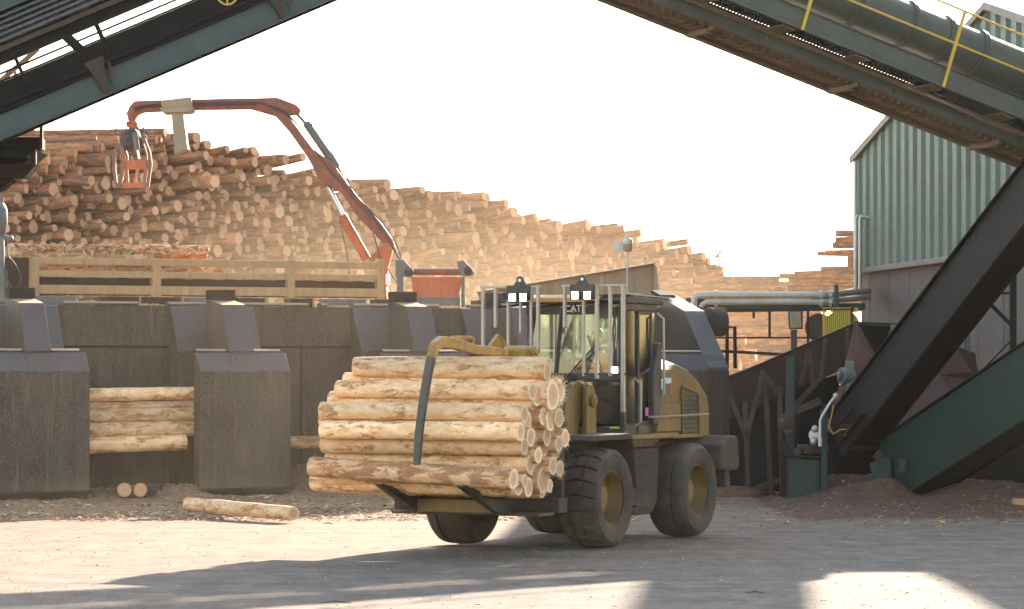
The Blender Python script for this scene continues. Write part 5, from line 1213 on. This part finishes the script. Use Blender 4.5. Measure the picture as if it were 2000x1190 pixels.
S2.box(b, K0, K1, .99, 1.61, -.235, -.225); b.build('chevron_belt', M['gal_brown'], rg_)
for x in (-5.6, -2.6, .2, 3.1):
    b = MB(); b.cyl(S2(x, .95, -.34), S2(x, 1.7, -.34), .055, 14); b.bar(S2(x, .80, -.30), S2(x, 1.02, -.34), .04, .08, S2.t); b.bar(S2(x, 1.7, -.34), S2(x, 1.9, -.28), .04, .12, S2.t); b.build('return_roller', M['gal_brown'], rg_, smooth=40)
for x in (-4.7, -2.0, .9, 3.4):
    b = MB(); b.bar(S2(x, .74, -.24), S2(x, .74, -.10), .07, .03, S2.d); b.build('stiffener', M['gal_green'], mb_, bevel=.004)
# duct
ac, tc_, rr = .62, .93, .385
b = MB(); b.cyl(S2(K0, ac, tc_), S2(K1, ac, tc_), rr, 40); du = b.build('round_duct', M['gal_green'], rg_, smooth=40)
for x in (-4.6, -2.5, -.4, .62, 1.36, 2.05, 3.6):
    b = MB(); b.cyl(S2(x, ac, tc_), S2(x+.035, ac, tc_), rr+.045, 40); b.cyl(S2(x+.05, ac, tc_), S2(x+.085, ac, tc_), rr+.04, 40); b.build('duct_flange', M['gal_green'], du, smooth=40)
# handrail
for x in (-4.2, -1.42, 1.36, 4.15):
    b = MB(); b.bar(S2(x, -.045, -.0), S2(x, -.045, 1.36), .05, .05, S2.d); b.build('rail_post', M['safety_yellow'], rg_, bevel=.006)
for t_ in (.78, 1.36):
    b = MB(); b.bar(S2(K0, -.045, t_), S2(K1, -.045, t_), .035, .035, S2.t); b.build('handrail', M['safety_yellow'], rg_, bevel=.006)
b = MB(); b.tube([S2(1.0, .5, -.10), S2(1.5, .45, -.12), S2(2.2, .55, -.10), S2(2.6, .45, -.16), S2(3.4, .5, -.12), S2(4.4, .5, -.14)], .022, 8); b.build('cable_conduit', M['gal_brown'], rg_, smooth=50)

# ------------------------------------------------------------------ green corrugated building
def Bw(px): 
    k = (px-CX)/F; Y = 17.24/(k+.121); return Vector((k*Y, Y, 0))
bd = thing('mill_building', 'green corrugated metal building with a gable roof and brown lower wall', 'building', Bw(1675))
A0 = Bw(1675); wd_ = (Bw(2000)-A0).normalized(); wn = Vector((-wd_.y, wd_.x, 0)); wn = wn if wn.x > 0 else -wn   # wn points into the building
def Q(s, n, z): return A0+wd_*s+wn*n+Vector((0, 0, z))
sA = (Vector((Bw(1935).x, Bw(1935).y, 0))-A0).length; zE, zR = 7.33, 9.60; LT = 16.6
def zroof(s): return zE+(zR-zE)*(s/sA if s < sA else (2*sA-s)/sA)
vs = []; fs = []; s = 0.0; pitch = .74; prof = [(0, 0), (.08, -.07), (.40, -.07), (.48, 0), (.62, 0)]
cols = []
while s < LT:
    for ds, dn in prof:
        if s+ds < LT: cols.append((s+ds, dn))
    s += pitch
b = MB()
for (s, n_) in cols: vs += [Q(s, n_, 4.73), Q(s, n_, zroof(s)-.05)]
for i in range(len(cols)-1): fs.append((2*i, 2*i+2, 2*i+3, 2*i+1))
b.add(vs, fs); b.build('corrugated_wall', M['corr'], bd)
b = MB(); b.prism([Q(0, .0, 4.5), Q(-.02, 12, 4.5), Q(-.02, 12, zE-.05), Q(0, 0, zE-.05)], wd_*.05); b.build('far_side_wall', M['corr'], bd)
b = MB(); b.prism([Q(-.03, -.10, 4.4), Q(.16, -.10, 4.4), Q(.16, -.10, zE), Q(-.03, -.10, zE-.1)], wn*.04); b.build('corner_trim', M['galv'], bd, bevel=.005)
b = MB(); b.prism([Q(.02, .08, -.2), Q(LT, .08, -.2), Q(LT, .08, 4.72), Q(.02, .08, 4.72)], wn*.12); lw = b.build('lower_wall', M['wallbrown'], bd)
b = MB()
for k in range(12): s = .9+1.9*k; b.prism([Q(s, .068, -.2), Q(s+.02, .068, -.2), Q(s+.02, .068, 4.6), Q(s, .068, 4.6)], wn*.01)
b.build('sheet_joint', M['trim'], lw)
b = MB(); b.prism([Q(0, -.13, 4.62), Q(LT, -.13, 4.62), Q(LT, -.13, 4.74), Q(0, -.13, 4.74)], wn*.2); b.build('drip_flashing', M['trim'], bd, bevel=.01)
for (s0, s1) in ((-.25, sA), (LT+.1, sA)):
    b = MB(); z0 = zroof(max(0, s0))-.05; b.prism([Q(s0, -.12, z0), Q(s1, -.12, zR), Q(s1, -.12, zR+.10), Q(s0, -.12, z0+.10)], wn*13.5); b.build('roof_slope', M['corr'], bd)
    b = MB(); b.prism([Q(s0, -.15, z0-.06), Q(s1, -.15, zR-.03), Q(s1, -.15, zR+.12), Q(s0, -.15, z0+.12)], wn*.028); b.build('rake_trim', M['trim'], bd, bevel=.006)
b = MB()
for px in (1690, 1698):
    p = Bw(px); s = (p-A0).dot(wd_); b.tube([Q(s, .02, zat(425, p.y)), Q(s, -.2, zat(423, p.y)), Q(s, -.22, zat(430, p.y)), Q(s, -.22, zat(560 if px < 1695 else 570, p.y)), Q(s-.1, -.24, zat(566 if px < 1695 else 578, p.y)), Q(s-1.0, -.3, zat(569 if px < 1695 else 581, p.y))], .045, 10)
b.build('wall_pipe', M['galv'], bd, smooth=50)

# ------------------------------------------------------------------ pipe bridge, railing, guard
YP = 72.0
pb = thing('pipe_bridge', 'green beam carrying two pale pipes towards the green building', 'pipe bridge', W(1500, 700, YP))
for py, pe, r in ((577, 577, .075), (590, 590, .06)):
    b = MB(); b.tube([W(1355+(15 if py > 580 else 0), 600, YP), W(1356+(15 if py > 580 else 0), py+6, YP), W(1364+(15 if py > 580 else 0), py, YP), W(1605, py, YP), W(1615, py-1, YP), W(1690, py-8, YP+1.0), W(1697, py-8, YP+1.4)], r, 12)
    for px in (1395, 1600, 1618): b.cyl(W(px, py, YP), W(px+7, py, YP), r+.04, 12)
    b.build('pipe', M['galv'], pb, smooth=50)
fl('beam', 'hopper', pb, [(1340,582),(1640,582),(1640,600),(1340,600)], YP+.4, .15); fl('beam', 'green', pb, [(1300,596),(1690,592),(1690,606),(1300,612)], YP+.35, .2); fl('post', 'teal', pb, [(1630,556),(1638,556),(1638,700),(1630,700)], YP-.3, .15)
rl = thing('steel_railing', 'thin rusty railing in front of the stack beside the end rib', 'railing', W(1500, 700, 66))
b = MB()
for py0, py1 in ((606, 604), (660, 660)): b.bar(W(1385, py0, 66), W(1670, py1, 66), .035, .035)
b.build('rail', M['hopper'], rl)
for px, t_, bo in ((1472, 605, 622), (1503, 605, 660), (1578, 604, 690), (1664, 598, 640)):
    b = MB(); b.bar(W(px, t_, 66), W(px, bo, 66), .05, .05, (0, 1, 0)); b.build('rail_post', M['hopper'], rl)
b = MB(); b.tube([W(1400, 640, 65.5), W(1435, 639, 65.5), W(1436, 720, 65.5)], .04, 8); b.cyl(W(1420, 640, 65.5), W(1420, 720, 65.5), .04, 8); b.bar(W(1405, 686, 65.3), W(1560, 694, 65.3), .05, .06); tag(b.build('hoop_rail', M['hopper'], smooth=40), 'bent tube rail standing beside the end rib of the bunker', 'railing')
cb = thing('control_box', 'pale grey control box on a dark post by the railing', 'control box', W(1553, 700, 65.6))
fl('box', 'beige', cb, [(1544,610),(1564,609),(1565,640),(1545,641)], 65.5, .2); fl('backplate', 'mach_black', cb, [(1539,608),(1568,608),(1568,643),(1541,643)], 65.72, .05); fl('post', 'mach_black', cb, [(1545,644),(1557,644),(1557,690),(1545,690)], 65.75, .12)
yg = thing('mesh_guard', 'yellow mesh guard around a round flywheel next to the brown wall', 'machine guard', W(1640, 680, 66))
fl('frame', 'safety_yellow', yg, [(1607,603),(1612,603),(1612,660),(1607,660)], 66, .05); fl('frame', 'safety_yellow', yg, [(1607,601),(1676,601),(1676,605),(1607,605)], 66, .05)
b = MB(); b.prism([W(1612, 605, 66.03), W(1676, 605, 66.03), W(1676, 660, 66.03), W(1612, 660, 66.03)], (0, .006, 0)); b.build('mesh_panel', M['mesh'], yg)
b = MB(); b.cyl(W(1645, 640, 66.6), W(1645, 640, 66.75), .38, 30); b.cyl(W(1600, 640, 66.6), W(1600, 640, 66.8), .3, 24); b.build('flywheel', M['mach_dirty'], yg, smooth=40)

# ------------------------------------------------------------------ feed trough, hopper and inclined conveyors on the right
YT = 59.6
ft = thing('feed_trough', 'dark steel feed trough rising to the right on braced legs', 'conveyor trough', W(1540, 960, YT))
tr_ = fl('side_wall', 'hopper', ft, [(1424,739),(1668,633),(1668,712),(1612,738),(1581,750),(1531,769),(1454,806),(1424,819)], YT, .06)
b = MB(); b.bar(W(1424, 738, YT-.02), W(1669, 632, YT-.02), .12, .035); b.build('top_angle', M['black_steel'], tr_, bevel=.004)
fl('floor', 'black_steel', ft, [(1424,783),(1612,700),(1612,738),(1424,819)], YT+.9, .1); fl('back_wall', 'hopper', ft, [(1424,733),(1668,640),(1668,712),(1424,819)], YT+1.0, .06)
def br(name, mat, parent, p, q, w, th, Y, Y2=None): b = MB(); b.bar(W(p[0], p[1], Y), W(q[0], q[1], Y2 or Y), w, th, (0, 1, 0)); return b.build(name, M[mat], parent, bevel=.005)
for p, q in (((1612,660),(1604,738)), ((1580,682),(1564,752)), ((1580,682),(1588,750)), ((1655,640),(1654,712)), ((1490,725),(1480,795)), ((1490,722),(1497,790))): br('stiffener', 'rust_light', tr_, p, q, .07, .07, YT-.05)
legs = [((1490,728),(1458,855)), ((1425,770),(1458,855)), ((1458,855),(1462,975)), ((1455,785),(1458,860)), ((1497,790),(1506,965)), ((1490,726),(1520,770)), ((1523,755),(1524,880)), ((1606,735),(1536,812)), ((1612,790),(1612,845))]
for p, q in legs: br('leg', 'rust_light', ft, p, q, .09, .07, YT-.12)
b = MB(); b.bar(W(1533, 812, YT-.3), W(1603, 783, YT-.3), .08, .13); b.build('sloping_beam', M['rust_light'], ft, bevel=.006)
br('leg', 'dark_teal', ft, (1543,695), (1543,985), .16, .12, YT-.3); br('leg', 'hopper', ft, (1556,800), (1556,900), .10, .10, YT-.1); br('tie_beam', 'mach_dirty', ft, (1465,960), (1545,930), .12, .1, YT-.1)
fl('shade_panel', 'black_steel', ft, [(1426,790),(1640,730),(1640,1000),(1426,1000)], YT+1.15, .1)  # black backing in place of the deep shade below the trough
sbx = thing('drive_base', 'grey-green steel base box with a small motor and gearbox on top', 'machine base', W(1575, 985, 57.6))
fl('base_box', 'dark_teal', sbx, [(1541,893),(1603,896),(1603,985),(1541,985)], 57.7, .8, .015); fl('top_plate', 'hopper', sbx, [(1537,889),(1605,892),(1605,896),(1537,893)], 57.6, 1.0)
fl('corner_post', 'dark_teal', sbx, [(1604,800),(1616,800),(1616,988),(1604,988)], 57.5, .15); fl('side_cover', 'hopper', sbx, [(1523,862),(1541,864),(1541,975),(1525,975)], 58.2, .3)
b = MB(); b.cyl(W(1558, 882, 57.9), W(1570, 882, 58.4), .085, 16); b.bx(*(lambda p: (p.x-.28, p.x+.28, p.y, p.y+.4, p.z-.06, p.z+.10))(W(1590, 880, 58.0))); b.build('motor', M['mach_dirty'], sbx, bevel=.02)
b = MB(); b.cyl(W(1592, 850, 57.9), W(1596, 850, 58.2), .12, 16); b.ball(W(1592, 838, 57.9), .07); b.ball(W(1590, 862, 57.9), .08); b.build('gearbox', M['galv'], sbx, smooth=50)
b = MB(); b.tube([W(1602, 868, 57.4), W(1602, 822, 57.4), W(1606, 812, 57.4), W(1622, 786, 57.4), W(1632, 774, 57.4)], .028, 10); b.cyl(W(1602, 872, 57.4), W(1602, 855, 57.4), .04, 10); b.ball(W(1632, 773, 57.4), .05); b.build('conduit', M['galv'], sbx, smooth=50)
b = MB(); b.cyl(W(1520, 830, 58.3), W(1532, 830, 58.3), .13, 18); b.cyl(W(1532, 845, 58.2), W(1548, 845, 58.2), .05, 12); b.bx(*(lambda p: (p.x-.1, p.x+.12, p.y, p.y+.2, p.z-.16, p.z+.16))(W(1537, 828, 58.4))); b.build('bearing_block', M['mach_dirty'], sbx, bevel=.01)
hp_ = thing('steel_hopper', 'rusty brown open hopper wedged between the feed trough and the inclined conveyor', 'hopper', W(1715, 900, 59))
b = MB(); b.prism([W(1668, 633, 59.0), W(1680, 640, 58.9), W(1711, 704, 58.6), W(1692, 745, 58.4), W(1628, 850, 58.2), W(1608, 838, 58.4), W(1640, 752, 58.8), W(1660, 700, 59.0)], (.02, .05, 0)); b.build('front_plate', M['hopper_red'], hp_, bevel=.006)
b = MB(); b.bar(W(1670, 633, 58.9), W(1713, 704, 58.5), .05, .07); b.bar(W(1666, 631, 59.1), W(1775, 636, 60.2), .08, .06); b.build('rim', M['rust_light'], hp_, bevel=.006)
b = MB(); b.prism([W(1668, 634, 60.6), W(1800, 634, 60.6), W(1800, 720, 60.6), W(1700, 720, 60.6)], (0, .05, 0)); b.prism([W(1738, 645, 59.2), W(1760, 645, 60.5), W(1745, 700, 60.5), W(1716, 704, 59.0)], (0, .05, 0)); b.build('inner_plate', M['black_steel'], hp_)
fl('lug_plate', 'bluegrey', hp_, [(1740,635),(1752,635),(1760,650),(1758,676),(1742,662)], 57.2, .05)
# right-hand funnel
e = [W(1868, 676, 60.0), W(1832, 732, 59.2), W(1897, 727, 59.6), W(1912, 745, 59.8), W(1862, 775, 58.7), W(1905, 690, 60.8)]
b = MB(); b.add(e, [(0, 1, 2), (1, 4, 3, 2), (0, 2, 3), (0, 3, 5)]); b.add([W(1832, 732, 59.2), W(1862, 775, 58.7), W(1718, 905, 57.9), W(1690, 880, 58.2), W(1760, 800, 58.8)], [(0, 1, 2, 3, 4)]); b.add([W(1868, 676, 60.0), W(1832, 732, 59.2), W(1760, 800, 58.8), W(1760, 700, 60)], [(0, 1, 2, 3)])
o = b.build('funnel', M['hopper_red'], hp_); sd_ = o.modifiers.new('thick', 'SOLIDIFY'); sd_.thickness = .03
b = MB(); p = W(1655, 735, 58.2); b.cyl(p+Vector((-.12, 0, 0)), p+Vector((.10, .1, 0)), .16, 20); b.cyl(p+Vector((-.18, 0, 0)), p+Vector((-.12, 0, 0)), .09, 16); b.bx(p.x-.02, p.x+.12, p.y-.05, p.y+.2, p.z-.28, p.z+.28); b.build('bearing_housing', M['bluegrey'], hp_, bevel=.015)
# dark inclined conveyor
S3 = Sec(W(1645, 890, 57.4), W(2000, 436, 52.0)); S3.l = Vector((abs(S3.d.y), S3.d.x, 0)).normalized(); S3.t = S3.l.cross(S3.d); S3.t = S3.t if S3.t.z > 0 else -S3.t
N1 = S3.L*1.28
ic = thing('inclined_conveyor', 'blackened steel box conveyor climbing steeply to the right edge', 'conveyor', S3(0, 0, 0))
b = MB(); b.prism([S3(-.05, 0, .0), S3(.0, 0, .82), S3(N1, 0, .78), S3(N1, 0, 0)], S3.l*.04); sw = b.build('side_plate', M['conv_steel'], ic, bevel=.004)
def s3(name, mat, parent, *a, **k): return sp(name, mat, parent, *a, sec=S3, **k)
s3('top_angle', 'black_steel', sw, 0, N1, -.07, .04, .80, .835); s3('bottom_angle', 'conv_steel', sw, 0, N1, -.02, .04, -.02, 0)
s3('bottom_pan', 'black_steel', ic, 0, N1, .04, .60, .02, .05); s3('far_side', 'black_steel', ic, 0, N1, .60, .64, -.01, .80); s3('return_pan', 'black_steel', ic, .2, N1, .1, .55, .3, .34)
b = MB(); x = .3
while x < N1: b.cyl(S3(x, -.005, .10), S3(x, -.02, .10), .014, 6); b.cyl(S3(x, -.005, .70), S3(x, -.02, .70), .014, 6); x += .42
o = b.build('bolts', M['mach_black'], sw); o['kind'] = 'stuff'
b = MB(); S3.box(b, -.05, .02, .0, .64, .0, .7); b.bar(S3(.1, -.1, .15), S3(1.2, -.1, .12), .05, .12, S3.l); b.bar(S3(.2, -.08, .45), S3(.9, -.08, .42), .04, .06, S3.l); b.cyl(S3(.45, -.15, .28), S3(.45, .0, .28), .09, 14); b.build('tail_take_up', M['hopper'], ic, bevel=.008)
b = MB(); b.bar(W(1655, 874, 57.2), W(1730, 876, 57.4), .06, .06); b.build('cross_angle', M['conv_steel'], ic)
hb = MB(); P = [W(x, y, 57.0) for x, y in ((1628,792),(1624,812),(1618,835),(1628,848),(1640,840),(1652,838),(1656,846),(1650,850))]; hb.tube(P, .010, 6); tag(hb.build('yellow_cable', M['safety_yellow'], smooth=60), 'thin yellow cable looping at the foot of the dark conveyor', 'cable')
# supports for it beyond the frame edge
b = MB(); p = S3(N1*.97, .3, 0); b.bar((p.x, p.y, -.1), (p.x, p.y, p.z), .2, .2, (0, 1, 0)); b.build('support_leg', M['black_steel'], ic)
# green trough
S4 = Sec(W(1742, 982, 56.8), W(2000, 818, 53.0)); S4.l = Vector((abs(S4.d.y), S4.d.x, 0)).normalized(); S4.t = S4.l.cross(S4.d); S4.t = S4.t if S4.t.z > 0 else -S4.t
N2 = S4.L*1.45
gt = thing('green_trough', 'dark green steel trough conveyor rising from the mulch to the right edge', 'conveyor', S4(0, 0, 0))
def s4(name, mat, parent, *a, **k): return sp(name, mat, parent, *a, sec=S4, **k)
b = MB(); b.prism([S4(.0, 0, 0), S4(-.02, 0, .55), S4(-.05, 0, 1.16), S4(N2, 0, 1.16), S4(N2, 0, 0)], S4.l*.03); sw = b.build('side_plate', M['green'], gt, bevel=.004)
s4('top_angle', 'black_steel', sw, -.05, N2, -.05, .04, 1.17, 1.20); s4('bottom_angle', 'green', sw, 0, N2, -.03, .03, -.02, 0); s4('bottom_pan', 'black_steel', gt, 0, N2, .03, .75, .02, .05); s4('far_side', 'black_steel', gt, 0, N2, .75, .79, 0, 1.1)
b = MB(); b.prism([W(1698, 905, 56.9), W(1716, 898, 56.9), W(1740, 972, 56.7), W(1712, 975, 56.8)], (.12, .3, 0)); b.prism([W(1716, 898, 56.8), W(1738, 892, 56.7), W(1748, 985, 56.6), W(1738, 972, 56.7)], (.02, .1, 0)); b.build('tail_plate', M['green'], gt, bevel=.006)
b = MB(); b.prism([W(1735, 962, 56.4), W(1744, 955, 56.4), W(1746, 990, 56.4), W(1736, 992, 56.4)], (.02, .2, 0)); b.prism([W(1775, 984, 56.2), W(1822, 980, 56.2), W(1822, 988, 56.2), W(1775, 990, 56.2)], (0, .1, 0)); b.build('foot', M['bluegrey'], gt, bevel=.006)
b = MB(); p = W(1763, 910, 56.2); b.bx(p.x-.06, p.x+.06, p.y-.03, p.y+.05, p.z-.12, p.z+.12); b.cyl(p+Vector((.02, -.08, 0)), p, .035, 10); b.build('bearing', M['mach_dirty'], gt, bevel=.01)
p = S4(N2*.96, .35, 0); b = MB(); b.bar((p.x, p.y, -.1), (p.x, p.y, p.z), .2, .2, (0, 1, 0)); b.build('support_leg', M['black_steel'], gt)
# unseen beam and block, added outside the frame to shade the yard
b = MB(); b.prism([Vector((11.3, 45, 10.0)), Vector((12.45, 45, 10.0)), Vector((14.0, 66, 10.0)), Vector((12.85, 66, 10.0))], (0, 0, .9)); b.build('shade_beam', M['corr'], bd)
b = MB(); b.bx(15.7, 26, 50, 67, 4.0, 10.6); b.build('shade_block', M['corr'], bd)
fl('gap_panel', 'black_steel', ft, [(1380,800),(1470,770),(1470,1000),(1380,1000)], 64.3, .1)  # added black sheet, blocks the sliver of sky beside the end rib
# black sheet standing in for the shaded void under the conveyors, and bracing against the brown wall
b = MB(); b.prism([W(1560, 800, 62), W(1560, 1000, 62), W(2150, 1030, 57.5), W(2150, 700, 57.5), W(1900, 760, 60)], (0, .3, 0)); b.build('shade_sheet', M['black_steel'], bd)
b = MB(); b.bar(W(1978, 480, 58.5), W(1978, 700, 58.5), .12, .15, (0, 1, 0)); b.bar(W(1925, 585, 58.5), W(1978, 638, 58.5), .07, .07, (0, 1, 0)); b.bar(W(1920, 722, 58.3), W(1976, 664, 58.3), .03, .03, (0, 1, 0)); b.bar(W(1930, 573, 58.4), W(1978, 573, 58.4), .06, .04); tag(b.build('braced_column', M['black_steel'], bevel=.006), 'dark braced steel column standing before the brown wall at the frame edge', 'steel column')
b = MB(); b.tube([W(1884, 655, 60.5), W(1884, 745, 60.5)], .04, 8); b.tube([W(1892, 650, 60.5), W(1892, 745, 60.5)], .03, 8); tag(b.build('drain_pipes', M['bluegrey'], smooth=40), 'pair of thin vertical pipes behind the dark conveyor', 'pipe')
# concrete kerb block and little things at the end rib
b = MB(); c = G(1425, 965); b.ball((c.x, c.y-1.2, .02), .5, (1.15, 1, .38), 16); b.ball((c.x+.4, c.y-.8, .0), .4, (1.15, 1, .3), 14); tag(b.build('dirt_lump', M['mulch_dark'], smooth=60), 'lump of packed grey dirt at the foot of the end rib', 'dirt mound')
b = MB(); b.tube([W(1913, 1000, 53.6)+Vector((0, 0, .1)), W(1918, 1010, 53.2), W(1935, 1015, 52.8), W(2030, 1017, 52.4)], .02, 8); tag(b.build('red_hose', M['red'], smooth=60), 'red hose lying on the mulch at the right frame edge', 'hose')
b = MB(); c = W(1990, 996, 54.5); b.bx(c.x-.09, c.x+.2, c.y, c.y+.2, -.02, .17); tag(b.build('wood_block', M['end'], bevel=.01), 'sawn block of wood on the mulch at the right frame edge', 'wood block')
for k, (px, py, L, a, lab) in enumerate(((1475, 1161, .22, .1, 'dark stick lying in the sunlit patch near the bottom right'), (655, 1180, .35, -.4, 'thin stick lying in the shade near the bottom edge'), (1150, 1119, .18, .1, 'short dark stick in front of the near front tyre'), (95, 1018, 1.7, .05, 'long flat reddish slab of bark before the first pillar'), (640, 1025, .16, .3, 'tiny bark piece at the sunlit edge left of the tyre'))):
    c = G(px, py); d = Vector((math.cos(a), math.sin(a)*.6, 0))*L/2; b = MB(); b.tube([c-d+Vector((0, 0, .015)), c+Vector((0, .01, .03)), c+d+Vector((0, 0, .012))], [.004, .010, .005], 7); tag(b.build('stick', M['trunkm'] if k != 3 else cm[1], smooth=60), lab, 'stick')

# tatters of bark, moss and splinters on the deck logs
b = MB(); rgt = random.Random(77)
for i in range(520):
    px = rgt.uniform(22, 404); v = VR+rgt.choice([.6, .6, .5, .75]); Yb = B(uat(px, v), v, 0).y
    p = W(px, rgt.gauss(488, 5) if rgt.random() < .75 else rgt.uniform(524, 532), Yb-.12); L = rgt.uniform(.02, .12); d = Vector((rgt.uniform(-1, 1), rgt.uniform(-.3, .3), rgt.uniform(-.35, .6))).normalized()*L; w = Vector((-d.z, .01, d.x)).normalized()*L*.25
    b.cur = rgt.choice([0, 0, 1, 1, 2, 3 if 230 < px < 300 else 0]); b.add([p-d, p+w, p+d, p-w], [(0, 1, 2, 3)])
tag(b.build('bark_tatters', [cm[0], cm[1], cm[2], plain('moss', (.22,.30,.08), .9)]), 'tatters of bark and moss clinging to the logs on the yellow deck frame', 'bark debris', kind='stuff')

# ------------------------------------------------------------------ sun-warmed dusty air
def volume(name, fn):
    m = bpy.data.materials.new(name); m.use_nodes = True; n = m.node_tree; n.nodes.clear(); out = n.nodes.new('ShaderNodeOutputMaterial')
    v = n.nodes.new('ShaderNodeVolumePrincipled'); n.links.new(v.outputs[0], out.inputs['Volume']); fn(n, v); return m
def hz(n, v):
    v.inputs['Color'].default_value = (1.0, .95, .89, 1); v.inputs['Density'].default_value = .00007; v.inputs['Anisotropy'].default_value = .45
b = MB(); b.bx(-210, 210, -120, 340, -1.4, 13.2); o = b.build('haze', volume('haze_air', hz)); o['kind'] = 'stuff'; o['label'] = 'pale warm dusty haze filling the air of the whole yard'; o['category'] = 'haze'


def dz(peak, sz, col):
    def f(n, v):
        v.inputs['Color'].default_value = col; v.inputs['Anisotropy'].default_value = .35
        tc = nd(n, 'ShaderNodeTexCoord'); ob = tc.outputs['Object']
        mp = nd(n, 'ShaderNodeMapping'); mp.inputs['Scale'].default_value = (1/sz[0], 1/sz[1], 1/sz[2]); n.links.new(ob, mp.inputs[0])
        ln = nd(n, 'ShaderNodeVectorMath', operation='LENGTH'); n.links.new(mp.outputs[0], ln.inputs[0])
        fall = ramp(n, ln.outputs['Value'], [(0, g4(1)), (.45, g4(.55)), (1.0, g4(0))])
        ns = ramp(n, noise_(n, ob, .22, 4, .6), [(.3, g4(.25)), (.7, g4(1))])
        n.links.new(math_(n, 'MULTIPLY', math_(n, 'MULTIPLY', fall, ns), peak), v.inputs['Density'])
    return f
for nm, c, sz, pk, lab in (('dust_cloud', (-.8, 84, 2.6), (13, 17, 6.0), .015, 'sunlit tan dust cloud drifting between the crane and the towering log pile'),
        ('dust_haze', (-4.6, 53, 1.5), (9.5, 13, 6), .0026, 'thin warm dust hanging around the bunkers and the loader')):
    b = MB(); b.ball((0, 0, 0), 1.0, sz, 32); o = b.build(nm, volume(nm+'_air', dz(pk, sz, (1.0, .76, .52, 1))), smooth=80); o.location = c
    tag(o, lab, 'dust cloud', kind='stuff')
